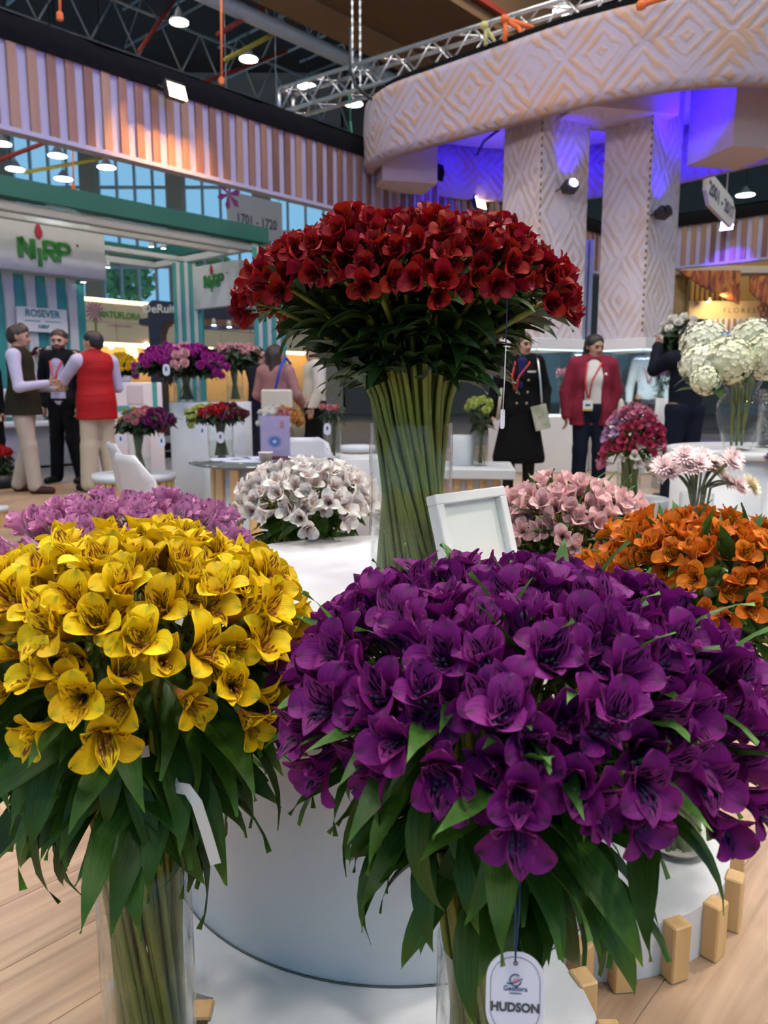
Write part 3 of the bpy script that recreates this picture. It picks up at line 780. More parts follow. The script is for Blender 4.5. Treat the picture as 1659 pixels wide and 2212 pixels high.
pf = thing('stand_platform', 'low grey platform of the teal stand with a black edge', 'platform', N0, RZ1)
MB().box((0.9, 2.0, 0.03), (8.0, 3.6, 0.12)).build('deck', M_carpet, pf)
MB().box((0.9, 0.19, 0.02), (8.0, 0.03, 0.10)).build('edge', M_black, pf)
MB().box((0.4, 1.1, 0.16), (7.0, 1.6, 0.14)).build('upper_step', M_carpet, pf)
MB().box((0.4, 0.29, 0.15), (7.0, 0.03, 0.12)).build('edge', M_black, pf)
# lamps of the teal stand
t = thing('tube_lamp', 'white tube lamp over the large NIRP sign', 'lamp', tuple(at(133, 463, 12.0)), RZ1)
MB().bevbox((0, 0, 0.03), (0.55, 0.09, 0.05), 0.01).build('housing', M_offwhite, t); MB().tube([(-.22, 0, -.01), (.22, 0, -.01)], 0.028, 8).build('tube', M_coldlamp, t)
for u, v, y, lab in ((22, 580, 12.3, 'small cold spotlight under the large sign, nearest the picture edge'), (97, 588, 12.7, 'small cold spotlight under the middle of the large sign'), (160, 596, 13.1, 'small cold spotlight under the corner of the large sign'),
                     (180, 610, 13.4, 'cold spotlight at the corner of the teal striped wall'), (187, 483, 12.6, 'small track spotlight above the large sign corner'), (233, 578, 15.5, 'track spotlight under the rear teal beam'),
                     (327, 533, 15.2, 'track spotlight in the middle of the stand frame'), (353, 537, 15.4, 'second track spotlight in the middle of the stand frame'), (308, 502, 14.4, 'track spotlight hanging before the blue windows'), (531, 612, 14.6, 'track spotlight beside the smaller NIRP sign')):
    t = thing('track_spotlight', lab, 'spotlight', tuple(at(u, v, y)))
    MB().lathe([(0, 0.12), (0.035, 0.12), (0.05, 0.0), (0.045, 0.0)], 10).build('housing', M_offwhite, t)
    MB().lathe([(0, 0), (.045, 0), (.045, .01), (0, .01)], 10).build('lens', M_coldlamp, t)
    MB().tube([(0, 0, .12), (0, 0, .25)], .01, 5).build('stem', M_offwhite, t)

# ------------------------------------------------------------------ beige stand, navy arch and others far behind
M_beige = mat('beige_panel', (0.66, 0.56, 0.40), 0.7, (0.60, 0.51, 0.37), 1.2)
M_cream_glow = mat('warm_stand_glow', (1, .8, .5), .5, emit=5, emitc=(1.0, .68, .30))
B0 = (-7.9, 20.0, 0)
bs = thing('beige_stand', 'beige stand wall lettered NATUFLORA under a warm light strip', 'stand', B0, RZ1)
for i in range(9):
    for r, (z0, z1) in enumerate(((2.34, 2.84), (2.86, 3.36))): MB().bevbox((-0.5 + i * 1.12, 0, (z0 + z1) / 2), (1.10, 0.10, z1 - z0), 0.008).build('panel', M_beige, bs)
MB().box((4.0, 0.02, 3.42), (10, 0.16, 0.07)).build('light_strip', M_cream_glow, bs)
MB().box((4.0, 0.9, 1.15), (10, 0.1, 2.36)).build('shelf_back', mat('warm_shelf_back', (.55, .38, .18), .8), bs)
MB().box((4.0, 0.35, 2.32), (10, 0.8, 0.05)).build('soffit', M_cream_glow, bs)  # whole soffit glows, standing in for the opening's warm light
xa, za = plane_uv(218, 676, B0, RZ1, -.06); xb, _ = plane_uv(298, 682, B0, RZ1, -.06)
text('lettering', 'NATUFLORA', (xb - xa) * .215, mat('leaf_green_ink', (.10, .32, .04), .6), bs, ((xa + xb) / 2, -.07, za - .03), sx=.92, offset=.008)
text('lettering', 'C.I. GREENFLOWERS', (xb - xa) * .075, M_fuchsia, bs, ((xa + xb) / 2 - .03, -.07, za - .30), sx=.95)
xf, zf = plane_uv(205, 676, B0, RZ1, -.06); fl = MB()
for k in range(14):
    a = 2 * math.pi * k / 14; r = .30
    fl.add([(xf, -.07, zf + .03), (xf + r * .7 * math.cos(a - .1), -.07, zf + .03 + r * .7 * math.sin(a - .1)), (xf + r * math.cos(a), -.07, zf + .03 + r * math.sin(a)), (xf + r * .7 * math.cos(a + .1), -.07, zf + .03 + r * .7 * math.sin(a + .1))], [(0, 1, 2, 3)])
fl.build('flower_emblem', M_fuchsia, bs)
MB().box((xf, -.065, zf - .32), (.05, .012, .42)).build('emblem_stem', MATS['leaf_green_ink'], bs)
for u, v, y, lab, s in ((283, 750, 21.4, 'round paper lantern, upper one under the beige stand', .16), (285, 764, 21.6, 'round paper lantern, lower one under the beige stand', .16), (316, 748, 21.5, 'glaring bulb beside the navy arch', .09), (240, 748, 20.9, 'small warm bulb behind the man in the red vest', .07)):
    t = thing('globe_lamp', lab, 'lamp', tuple(at(u, v, y)))
    MB().lathe([(s * math.sin(R(a)), -s * math.cos(R(a))) for a in range(0, 181, 20)], 14).build('globe', M_warmlamp if s < .12 else mat('paper_lantern_glow', (1, .85, .55), .7, emit=1.6, emitc=(1, .8, .42)), t)
    MB().tube([(0, 0, s * .9), (0, 0, max(s + .03, 2.31 - t.location.z))], .01, 5).build('cord', M_blackmetal, t)
M_navy = mat('navy_panel', (0.022, 0.028, 0.06), 0.5, (0.018, 0.022, 0.05), 2)
nv = thing('navy_arch', 'navy blue arched stand portal with white lettering', 'arch', tuple(at(322, 735, 18.0))); o_ = at(322, 735, 18.0)
pl = [(0, -3), (0, 29), (-19, 31), (-19, 42), (0, 45), (0, 72), (10, 80), (230, 62), (230, 40), (64, 45), (45, 40), (30, 28), (24, 12), (24, -3)]
k = 18.0 / FPX * 1.03
m = MB(); nq = len(pl)
m.add([(x * k, 0, z * k) for x, z in pl] + [(x * k, .5, z * k) for x, z in pl], [tuple(range(nq)), tuple(reversed(range(nq, 2 * nq)))] + [(i, nq + i, nq + (i + 1) % nq, (i + 1) % nq) for i in range(nq)])
m.build('portal', M_navy, nv)
MB().box((12 * k, .25, -3 * k - (o_.z - 3 * k) / 2), (24 * k, .5, o_.z - 3 * k)).build('leg', M_navy, nv)
MB().box((165 * k, .1, 34 * k), (130 * k, .3, 14 * k)).build('brown_band', mat('brown_band', (.20, .10, .07), .7), nv)
MB().box((165 * k, .1, 25 * k), (130 * k, .3, 5 * k)).build('blue_band', mat('blue_band', (.03, .06, .18), .6), nv)
text('lettering', 'DeRuiter', .26, M_casewhite, nv, (34 * k, -.02, 62 * k), offset=.006)
for u, v in ((462, 702), (495, 706)):
    t = thing('track_spotlight', 'small spotlight under the brown band, %s' % ('nearer the striped column' if u < 480 else 'nearer the red flowers'), 'spotlight', tuple(at(u, v, 17.88)))
    MB().lathe([(0, .14), (.04, .14), (.06, 0), (0, 0)], 10).build('housing', M_offwhite, t); MB().lathe([(0, 0), (.05, 0), (.05, .01), (0, .01)], 10).build('lens', M_coldlamp, t, (0, 0, -.012))

# ---- warm stand seen under the right-hand header
Y0 = 19.6
ws = thing('warm_stand', 'warm-lit stand with cream name board and striped counter front', 'stand', (0, Y0, 0))
def wbox(name, u0, u1, v0, v1, y, d, m, par=None):
    p, q = at(u0, v1, y), at(u1, v0, y)
    return MB().bevbox(((p.x + q.x) / 2, y - Y0 + d / 2, (p.z + q.z) / 2), (abs(q.x - p.x), d, abs(q.z - p.z)), .01).build(name, m, par or ws)
wbox('ochre_panel', 1428, 1486, 575, 760, Y0 - .4, .2, mat('ochre_panel', (.50, .34, .12), .8, (.42, .28, .1), 8))
wbox('gold_post', 1480, 1488, 600, 720, Y0 - .5, .1, mat('gold_trim', (.55, .38, .06), .4, metal=.5))
wbox('lit_back', 1486, 1800, 560, 672, Y0 + .6, .1, mat('amber_back', (.42, .24, .07), .8))
for i in range(9): wbox('grille_bar', 1490 + i * 11, 1494 + i * 11, 606, 655, Y0 + .4, .1, M_brown)
wbox('name_board', 1486, 1800, 650, 689, Y0 - .1, .12, mat('cream_board', (.80, .62, .36), .6, (.78, .58, .32), 1))
wbox('counter_front', 1520, 1800, 688, 718, Y0 - .3, .12, M_offwhite)
for i in range(13): wbox('slat', 1524 + i * 12, 1529.5 + i * 12, 688, 718, Y0 - .36, .06, M_slat[0])
wbox('blue_screen', 1548, 1612, 719, 752, Y0 - .5, .06, mat('blue_screen', (.1, .25, .8), .4, emit=.8, emitc=(.10, .28, .9)))
wbox('ceiling_edge', 1470, 1800, 574, 590, Y0 - .8, .5, M_beigepillar)
p = at(1573, 671, Y0 - .12); text('lettering', 'F L O R E S', .17, mat('olive_ink', (.30, .22, .06), .6), ws, (p.x + .28, -.11, p.z), sx=1.0)
rsn = MB()
for k in range(7):
    a = R(60 * k); c = at(1650, 668, Y0); r = .0 if k == 6 else .15
    rsn.lathe([(.055, -.01), (.085, -.01), (.085, .01), (.055, .01)], 12, (0, 0, 0), closed=True) if False else None
    cc = Vector((c.x + r * math.cos(a), -.12, c.z + r * math.sin(a)))
    rsn.tube([cc + Vector((.07 * math.cos(t_), 0, .07 * math.sin(t_))) for t_ in [j * math.pi / 6 for j in range(13)]], .018, 5)
rsn.build('rosette_emblem', mat('copper_print', (.50, .20, .12), .5), ws)
ht = thing('warm_spot', 'warm lamp glowing on the cream name board', 'lamp', tuple(at(1530, 652, Y0 - .5)))
MB().lathe([(0, .1), (.05, .1), (.07, 0), (0, 0)], 10).build('housing', M_beigepillar, ht); MB().lathe([(0, 0), (.05, 0), (.05, .01), (0, .01)], 10).build('lens', M_warmlamp, ht, (0, 0, -.012))
spot_light('warm_spot_beam', at(1560, 640, Y0 - .9), at(1560, 680, Y0), 90, (1, .72, .35), 120, .8, .1)
def banner_mat():
    m, nt, b = nodes_of('amber_banner'); tc = nd(nt, 'ShaderNodeTexCoord'); mp = nd(nt, 'ShaderNodeMapping'); mp.inputs['Scale'].default_value = (5, 5, 1.6)
    nz = nd(nt, 'ShaderNodeTexNoise'); nz.inputs['Detail'].default_value = 4; nz.inputs['Distortion'].default_value = 1.5; nz.inputs['Scale'].default_value = 1.3
    cr = nd(nt, 'ShaderNodeValToRGB'); e = cr.color_ramp.elements; e[0].position = .34; e[0].color = (.07, .03, .02, 1); e[1].position = .66; e[1].color = (.62, .22, .05, 1)
    x = e.new(.5); x.color = (.36, .08, .03, 1)
    nt.links.new(tc.outputs['Object'], mp.inputs[0]); nt.links.new(mp.outputs[0], nz.inputs['Vector']); nt.links.new(nz.outputs['Fac'], cr.inputs[0]); nt.links.new(cr.outputs[0], b.inputs['Base Color'])
    b.inputs['Roughness'].default_value = .6; return m
M_banner = banner_mat()
for lab, pp in (('amber patterned hanging panel tapering to a point above the cream board', [(1466, 584), (1600, 584), (1598, 657), (1585, 650), (1520, 620)]), ('second amber patterned hanging panel at the picture edge', [(1622, 596), (1760, 596), (1760, 690), (1650, 655), (1622, 630)])):
    ps_ = [at(u, v, Y0 - .88) for u, v in pp]; o_ = ps_[0]
    m = MB(); nq = len(ps_); m.add([p - o_ for p in ps_] + [p - o_ + Vector((0, .08, 0)) for p in ps_], [tuple(reversed(range(nq))), tuple(range(nq, 2 * nq))] + [(i, (i + 1) % nq, nq + (i + 1) % nq, nq + i) for i in range(nq)])
    tag(m.build('patterned_banner', M_banner, None, o_), lab, 'panel')
# ------------------------------------------------------------------ central display: plinth, podium, vases and alstroemeria
M_plinthwhite = mat('plinth_white', (0.66, 0.67, 0.69), 0.45, (0.62, 0.63, 0.66), 4)
M_pine = wood_mat('pine_block', (0.72, 0.47, 0.22), (0.58, 0.34, 0.14), 1.2, 'Z', 0.5, rnd=0.15, streak=16)
PC = Vector((0.02, 1.636))
PET = [(0.03, 1.08, 0.31), (0.41, 1.65, 0.36), (0.32, 2.07, 0.36), (-0.24, 2.10, 0.36), (-0.20, 1.40, 0.285)]
def outline(n):
    pts = []
    for i in range(n):
        a = 2 * math.pi * i / n; d = Vector((math.cos(a), math.sin(a))); best = 0.5
        for x, y, r in PET:
            c = Vector((x, y)) - PC; b = d.dot(c); q = b * b - c.length_squared + r * r
            if q > 0: best = max(best, b + math.sqrt(q))
        pts.append(PC + d * best)
    return pts
ol = outline(200)
pl_ = thing('flower_plinth', 'low white petal-shaped plinth edged with pine blocks', 'plinth', (PC.x, PC.y, 0))
MB().prism([(p.x - PC.x, p.y - PC.y) for p in ol], 0.0, 0.11).build('platform', M_plinthwhite, pl_)
bm_ = MB().bevbox((0, 0, 0.058), (0.042, 0.034, 0.116), 0.003).mesh('pine_block')
acc = 0.03
for i in range(len(ol)):
    a, b = ol[i], ol[(i + 1) % len(ol)]; d = b - a; L = d.length
    while acc < L:
        p = a + d * (acc / L) - PC; nrm = Vector((d.y, -d.x)).normalized()
        link('pine_block', bm_, pl_, M_pine, (p.x + nrm.x * .014, p.y + nrm.y * .014, 0), (0, 0, math.atan2(d.y, d.x))); acc += 0.108
    acc -= L
pod = thing('round_podium', 'white drum podium carrying the red bouquet', 'podium', (PC.x, PC.y, 0.11))
MB().lathe([(0.0, 0.0), (0.484, 0.0), (0.487, 0.004), (0.487, 0.583), (0.484, 0.588), (0, 0.588)], 96).build('drum', M_plinthwhite, pod)
MB().lathe([(0.4885, 0.0), (0.4895, 0.0), (0.4895, 0.003), (0.4885, 0.003)], 96, closed=True).build('foot_seam', mat('seam_grey', (.12, .12, .11), .8), pod)
PT = 0.698

# ---- petals, leaves, stems
def petal_mesh(kind, opening, seed, nu=4, nv=9):
    r_ = random.Random(seed); L, w0, pk = (0.063, 0.0160, 0.73) if kind == 'outer' else (0.062, 0.0118, 0.64)
    f0, f1 = R(7), R(opening); ph = r_.random() * 6
    def flare(v):
        q = min(1, max(0, (v - .12) / .80)); return f0 + (f1 - f0) * q * q * (3 - 2 * q)
    cl = []; r, z = 0.003, 0.0; steps = 40
    for s in range(steps + 1):
        v = s / steps; cl.append((r, z)); f = flare(v); r += math.sin(f) * L / steps; z += math.cos(f) * L / steps
    def width(v):
        if v < pk: return 0.0032 + (w0 - 0.0032) * math.sin(v / pk * math.pi / 2) ** 2.0
        q = (v - pk) / (1 - pk)
        return w0 * (math.sqrt(max(0, 1 - q ** 2.2)) if kind == 'outer' else max(0.0, 1 - q ** 1.6)) + 0.0006
    def fn(u, t):
        x = (u - .5) * 2; v = 1 - (1 - t) ** 1.9; vv = v
        if kind == 'outer' and v > .86: vv = v - 0.05 * max(0, 1 - abs(x) * 1.5) * ((v - .86) / .14) ** 2
        i = min(steps - 1, int(vv * steps)); q = vv * steps - i
        rr = cl[i][0] * (1 - q) + cl[i + 1][0] * q; zz = cl[i][1] * (1 - q) + cl[i + 1][1] * q
        f = flare(vv); w = width(v); off = x * x * w * (0.34 if kind == 'outer' else 0.50) + 0.0012 * math.sin(x * 4 + v * 9 + ph) * v
        if kind == 'outer' and v > .8: off -= 0.003 * (v - .8) / .2
        return (rr - math.cos(f) * off, x * w, zz + math.sin(f) * off)
    m = MB().grid(fn, nu, nv)
    m.uv = {k: (a, 1 - (1 - b) ** 1.9) for k, (a, b) in m.uv.items()}
    return m.mesh(kind + '_petal')
OPEN = (24, 38, 54, 72)
PM = {}
for i, o_ in enumerate(OPEN):
    for s in range(2):
        PM['outer', i, s] = petal_mesh('outer', o_ + 4 * s, 11 * i + s)
        PM['inner', i, s] = petal_mesh('inner', o_ * .74 + 4 * s, 31 * i + s)
def bloom_core():
    m = MB(); m.tube([(0, 0, -0.046), (0.001, 0, -0.02), (0, 0, -0.006)], [0.0016, 0.0016, 0.002], 5)
    m.lathe([(0.0015, -0.010), (0.0042, -0.005), (0.0046, 0.0), (0.0035, 0.006), (0.0, 0.007)], 7)
    return m.mesh('bloom')
def stamen_mesh():
    m = MB(); r_ = random.Random(5)
    for k in range(6):
        a = k * math.pi / 3 + .2; e = Vector((math.cos(a), math.sin(a), 0)) * .006 + Vector((0, -.006, 0))
        m.tube([(0, 0, .004), e * .6 + Vector((0, 0, .022)), e + Vector((0, -.004, .036 + r_.random() * .005))], [.0009, .0007, .0005], 4)
        q = e + Vector((0, -.004, .038)); m.lathe([(0, -.003), (.0016, -.001), (.0016, .002), (0, .004)], 5, q)
    return m.mesh('stamens')
BLOOM, STAM = bloom_core(), stamen_mesh()

def petal_mat(name, mid, base, edge, tip, tipamt, streak=None, samt=1.0, blotch=None, vein=None, trans=0.20):
    m, nt, b = nodes_of(name); out = nt.nodes['Material Output']
    uv = nd(nt, 'ShaderNodeUVMap'); sp = nd(nt, 'ShaderNodeSeparateXYZ'); nt.links.new(uv.outputs[0], sp.inputs[0]); oi = nd(nt, 'ShaderNodeObjectInfo')
    u = mth(nt, 'SUBTRACT', mth(nt, 'MULTIPLY', sp.outputs[0], 2.0), 1.0); v = sp.outputs[1]; au = mth(nt, 'ABSOLUTE', u)
    def ramp(x, a, c):
        n = nd(nt, 'ShaderNodeMapRange'); n.interpolation_type = 'SMOOTHSTEP'; nt.links.new(x, n.inputs[0]); n.inputs[1].default_value = a; n.inputs[2].default_value = c; return n.outputs[0]
    def noise(sx, sy, det=2, off=0.0):
        cx = nd(nt, 'ShaderNodeCombineXYZ'); nt.links.new(mth(nt, 'MULTIPLY', u, sx), cx.inputs[0]); nt.links.new(mth(nt, 'MULTIPLY', v, sy), cx.inputs[1])
        nt.links.new(mth(nt, 'ADD', mth(nt, 'MULTIPLY', oi.outputs['Random'], 91.0), off), cx.inputs[2])
        z = nd(nt, 'ShaderNodeTexNoise'); z.inputs['Scale'].default_value = 1.0; z.inputs['Detail'].default_value = det; nt.links.new(cx.outputs[0], z.inputs['Vector']); return z.outputs['Fac']
    col = mixc(nt, ramp(v, .10, .50), base, mid)
    col = mixc(nt, mth(nt, 'MULTIPLY', ramp(v, .55, 1.0), .75), col, edge)
    if blotch: col = mixc(nt, mth(nt, 'MULTIPLY', mth(nt, 'SUBTRACT', ramp(v, .22, .42), ramp(v, .55, .78)), mth(nt, 'SUBTRACT', 1.0, ramp(au, .3, .95))), col, blotch)
    vn = ramp(noise(13, 1.6, 1), .45, .70)
    col = mixc(nt, mth(nt, 'MULTIPLY', vn, .30), col, vein or tuple(x * .55 for x in mid))
    tipm = mth(nt, 'MULTIPLY', mth(nt, 'MULTIPLY', ramp(v, .76, .97), mth(nt, 'SUBTRACT', 1.0, ramp(au, .05, .55))), tipamt)
    col = mixc(nt, tipm, col, tip)
    if streak:
        sk = ramp(noise(8.0, 6.0, 0, 7.0), .50, .54)
        msk = mth(nt, 'MULTIPLY', mth(nt, 'MULTIPLY', ramp(v, .22, .36), mth(nt, 'SUBTRACT', 1.0, ramp(v, .84, .94))), mth(nt, 'SUBTRACT', 1.0, ramp(au, .70, .95)))
        col = mixc(nt, mth(nt, 'MULTIPLY', mth(nt, 'MULTIPLY', sk, msk), samt), col, streak)
    hs = nd(nt, 'ShaderNodeHueSaturation'); nt.links.new(col, hs.inputs['Color'])
    nt.links.new(mth(nt, 'ADD', mth(nt, 'MULTIPLY', oi.outputs['Random'], .26), .86), hs.inputs['Value'])
    nt.links.new(mth(nt, 'ADD', mth(nt, 'MULTIPLY', oi.outputs['Random'], .018), .491), hs.inputs['Hue'])
    nt.links.new(hs.outputs[0], b.inputs['Base Color']); b.inputs['Roughness'].default_value = .55; b.inputs['Specular IOR Level'].default_value = .2
    bp = nd(nt, 'ShaderNodeBump'); bp.inputs['Strength'].default_value = .35; bp.inputs['Distance'].default_value = .0015; nt.links.new(vn, bp.inputs['Height']); nt.links.new(bp.outputs[0], b.inputs['Normal'])
    tl = nd(nt, 'ShaderNodeBsdfTranslucent'); nt.links.new(hs.outputs[0], tl.inputs[0])
    mx = nd(nt, 'ShaderNodeMixShader'); mx.inputs[0].default_value = trans; nt.links.new(b.outputs[0], mx.inputs[1]); nt.links.new(tl.outputs[0], mx.inputs[2]); nt.links.new(mx.outputs[0], out.inputs[0])
    MATS[name] = m; return m

def flower_mats(n, mid, base, edge, tip, tipamt, inner, istreak, samt, blotch=None, vein=None):
    return (petal_mat(n + '_outer_petal', mid, base, edge, tip, tipamt, vein=vein), petal_mat(n + '_inner_petal', inner, base, edge, tip, tipamt * .4, istreak, samt, blotch, vein))
FM = {
    'purple': flower_mats('purple', (.185, .009, .165), (.15, .012, .10), (.21, .012, .19), (.045, .015, .035), .75, (.26, .035, .20), (.012, .001, .018), 1.0, vein=(.11, .006, .09)),
    'yellow': flower_mats('yellow', (.82, .52, .006), (.62, .20, .05), (.86, .60, .010), (.36, .36, .02), .75, (.84, .55, .008), (.20, .045, .01), .95, vein=(.72, .40, .006)),
    'red': flower_mats('red', (.26, .0035, .007), (.12, .003, .006), (.29, .004, .008), (.12, .012, .008), .35, (.21, .003, .006), (.03, .001, .002), .9, vein=(.15, .002, .004)),
    'orange': flower_mats('orange', (.74, .185, .014), (.66, .16, .07), (.78, .20, .016), (.36, .14, .02), .45, (.76, .23, .012), (.18, .02, .008), .9, blotch=(.86, .48, .01), vein=(.58, .11, .012)),
    'pink': flower_mats('pink', (.93, .56, .57), (.84, .42, .45), (.95, .64, .63), (.45, .42, .20), .55, (.92, .58, .57), (.30, .05, .09), .55, blotch=(.86, .66, .50), vein=(.80, .42, .46)),
    'white': flower_mats('white', (.92, .87, .84), (.80, .60, .58), (.94, .91, .88), (.55, .62, .30), .65, (.84, .74, .71), (.28, .06, .09), .65, blotch=(.86, .70, .48), vein=(.78, .68, .68)),
    'magenta': flower_mats('magenta', (.70, .27, .50), (.72, .50, .54), (.72, .29, .54), (.16, .05, .07), .95, (.68, .33, .50), (.20, .03, .12), .55, blotch=(.80, .66, .66), vein=(.46, .10, .32)),
    'crimson': flower_mats('crimson', (.50, .035, .11), (.40, .06, .10), (.52, .04, .12), (.2, .05, .05), .4, (.50, .06, .12), (.1, .01, .02), .6),
    'rose': flower_mats('rose', (.68, .20, .33), (.6, .2, .3), (.72, .26, .40), (.3, .15, .1), .4, (.7, .25, .36), (.2, .02, .06), .5),
    'lilac': flower_mats('lilac', (.56, .30, .56), (.5, .25, .5), (.62, .36, .62), (.3, .2, .3), .4, (.58, .34, .56), (.2, .05, .2), .6),
}
M_pedicel = mat('flower_pedicel', (.13, .20, .045), .5, (.10, .16, .03), 60)
M_stamen = {k: mat('stamen_' + k, c, .5) for k, c in (('purple', (.05, .05, .10)), ('yellow', (.45, .16, .03)), ('red', (.12, .01, .012)), ('orange', (.42, .14, .02)))}
def leaf_mat(name, c, c2, rough=.42):
    m, nt, b = nodes_of(name); uv = nd(nt, 'ShaderNodeUVMap'); mp = nd(nt, 'ShaderNodeMapping'); mp.inputs['Scale'].default_value = (26, 1.2, 1)
    oi = nd(nt, 'ShaderNodeObjectInfo')
    nz = nd(nt, 'ShaderNodeTexNoise'); nz.inputs['Scale'].default_value = 1; nz.inputs['Detail'].default_value = 2
    nt.links.new(uv.outputs[0], mp.inputs[0]); nt.links.new(mp.outputs[0], nz.inputs['Vector'])
    sp = nd(nt, 'ShaderNodeSeparateXYZ'); nt.links.new(uv.outputs[0], sp.inputs[0])
    mr = nd(nt, 'ShaderNodeMapRange'); nt.links.new(nz.outputs['Fac'], mr.inputs[0]); mr.inputs[1].default_value = .4; mr.inputs[2].default_value = .65
    col = mixc(nt, mr.outputs[0], c2, c)
    tipf = nd(nt, 'ShaderNodeMapRange'); nt.links.new(sp.outputs[1], tipf.inputs[0]); tipf.inputs[1].default_value = .88; tipf.inputs[2].default_value = 1.0
    col = mixc(nt, mth(nt, 'MULTIPLY', tipf.outputs[0], .5), col, tuple(min(1, x * 2.4) for x in c))
    hs = nd(nt, 'ShaderNodeHueSaturation'); nt.links.new(col, hs.inputs['Color']); nt.links.new(mth(nt, 'ADD', mth(nt, 'MULTIPLY', oi.outputs['Random'], .7), .65), hs.inputs['Value'])
    nt.links.new(hs.outputs[0], b.inputs['Base Color']); b.inputs['Roughness'].default_value = rough; b.inputs['Specular IOR Level'].default_value = .3
    bp = nd(nt, 'ShaderNodeBump'); bp.inputs['Strength'].default_value = .25; bp.inputs['Distance'].default_value = .002; nt.links.new(nz.outputs['Fac'], bp.inputs['Height']); nt.links.new(bp.outputs[0], b.inputs['Normal'])
    out = nt.nodes['Material Output']; tl = nd(nt, 'ShaderNodeBsdfTranslucent'); nt.links.new(hs.outputs[0], tl.inputs[0])
    mx = nd(nt, 'ShaderNodeMixShader'); mx.inputs[0].default_value = .18; nt.links.new(b.outputs[0], mx.inputs[1]); nt.links.new(tl.outputs[0], mx.inputs[2]); nt.links.new(mx.outputs[0], out.inputs[0])
    MATS[name] = m; return m
M_leaf = leaf_mat('alstroemeria_leaf', (.052, .130, .014), (.028, .080, .009))
M_leaf_dark = leaf_mat('dark_leaf', (.036, .078, .018), (.022, .052, .012))
M_bract = leaf_mat('bract_leaf', (.060, .145, .024), (.036, .10, .016))
def leaf_mesh(seed, droop, wid=0.12, nv=9):
    r_ = random.Random(seed); tw = r_.uniform(-.4, .4); wave = r_.uniform(.0, .03); sb = r_.uniform(-.5, .5)
    cl = [Vector((0, 0, 0))]; d = Vector((1, 0, 0)); el = 0.25
    for s in range(nv):
        t = (s + 1) / nv; e = el - droop * t ** 1.1; a = sb * t * .5
        cl.append(cl[-1] + Vector((math.cos(e) * math.cos(a), math.sin(a) * math.cos(e), math.sin(e))) / nv)
    def fn(u, v):
        j = min(nv, int(round(v * nv))); p = cl[j]; t = (cl[min(j + 1, nv)] - cl[max(j - 1, 0)]).normalized()
        side = t.cross(Vector((0, 0, 1))); side = side.normalized() if side.length > 1e-4 else Vector((0, 1, 0))
        side = Quaternion(t, tw * v) @ side; up = side.cross(t)
        w = wid * (math.sin(min(1, v / .42) * math.pi / 2) ** .8 if v < .42 else max(0.0, math.cos((v - .42) / .58 * math.pi / 2)) ** 1.15)
        if v == 0: w = .014
        x = (u - .5) * 2
        return p + side * x * max(w, .001) + up * (abs(x) * w * .30 + wave * math.sin(v * 9 + x) * v)
    return MB().grid(fn, 2, nv).mesh('leaf')
LEAF_DROOP = [leaf_mesh(i, .85 + .22 * i, .108) for i in range(5)]
LEAF_FLAT = [leaf_mesh(20 + i, .55 + .22 * i, .165) for i in range(5)]
LEAF_BRACT = [leaf_mesh(40 + i, .35 + .2 * i, .105, 7) for i in range(4)]
def stem_mat(name, c, c2):
    return mat(name, c, .45, c2, 9, stretch=(7, 7, 1))
M_stem = stem_mat('alstroemeria_stem', (.225, .250, .034), (.125, .160, .020))
M_stem_brown = stem_mat('chrysanthemum_stem', (.10, .12, .04), (.07, .09, .03))

def bezier(a, b, c, n):
    return [a * (1 - t) ** 2 + b * 2 * t * (1 - t) + c * t * t for t in (i / n for i in range(n + 1))]

M_vase = glass_mat('vase_glass', (.975, .985, .98), 1.36)
M_water = glass_mat('water', (.93, .96, .92), 1.22)
def vase(bx, by, bz, r, h, wz, label, name='glass_cylinder_vase', prof=None):
    t = thing(name, label, 'vase', (bx, by, bz))
    th = 0.0035
    if prof is None:
        p = [(0.0, 0.0), (r - .004, 0.0), (r, .004), (r, h - .002), (r - th / 2, h), (r - th, h - .002), (r - th, .016), (r - th - .006, .012), (0, .012)]
        wp = [(0, .013), (r - th - .003, .013), (r - th - .0012, .02), (r - th - .0012, wz), (0, wz)]
    else:
        p = prof + [(max(0, q[0] - th), q[1]) for q in reversed(prof)][:-1] + [(0, .012)]
        wp = [(0, .013)] + [(max(.001, q[0] - th - .0015), q[1]) for q in prof if .012 < q[1] < wz] + [(0, wz)]
        wp.insert(-1, (wp[-2][0], wz))
    MB().lathe(p, 48).build('glass', M_vase, t)
    MB().lathe(wp, 40).build('water', M_water, t)
    return t

def add_bloom(st, B, T, ax, up, fmats, bs, r_, opts, stamen=None):
    o = T + ax * .046 * bs
    y = up - ax * up.dot(ax)
    if y.length < .15: y = ax.orthogonal()
    y.normalize(); x = y.cross(ax)
    q = Matrix((x, y, ax)).transposed().to_quaternion()
    bl = link('bloom', BLOOM, st, M_pedicel, o - B, q, bs)
    vi = r_.choice(opts)
    for ang, kind in ((90, 'outer'), (210, 'outer'), (330, 'outer'), (48, 'inner'), (132, 'inner'), (270, 'inner')):
        me = PM[kind, max(0, vi - (1 if ang in (48, 132) and vi > 1 else 0)), r_.randint(0, 1)]
        j = r_.uniform(-7, 7)
        link('petal', me, bl, fmats[0 if kind == 'outer' else 1], None, (r_.uniform(-.10, .10), r_.uniform(-.10, .10), R(ang + j)), r_.uniform(.93, 1.05))
    if stamen: link('stamens', STAM, bl, stamen)
    return bl

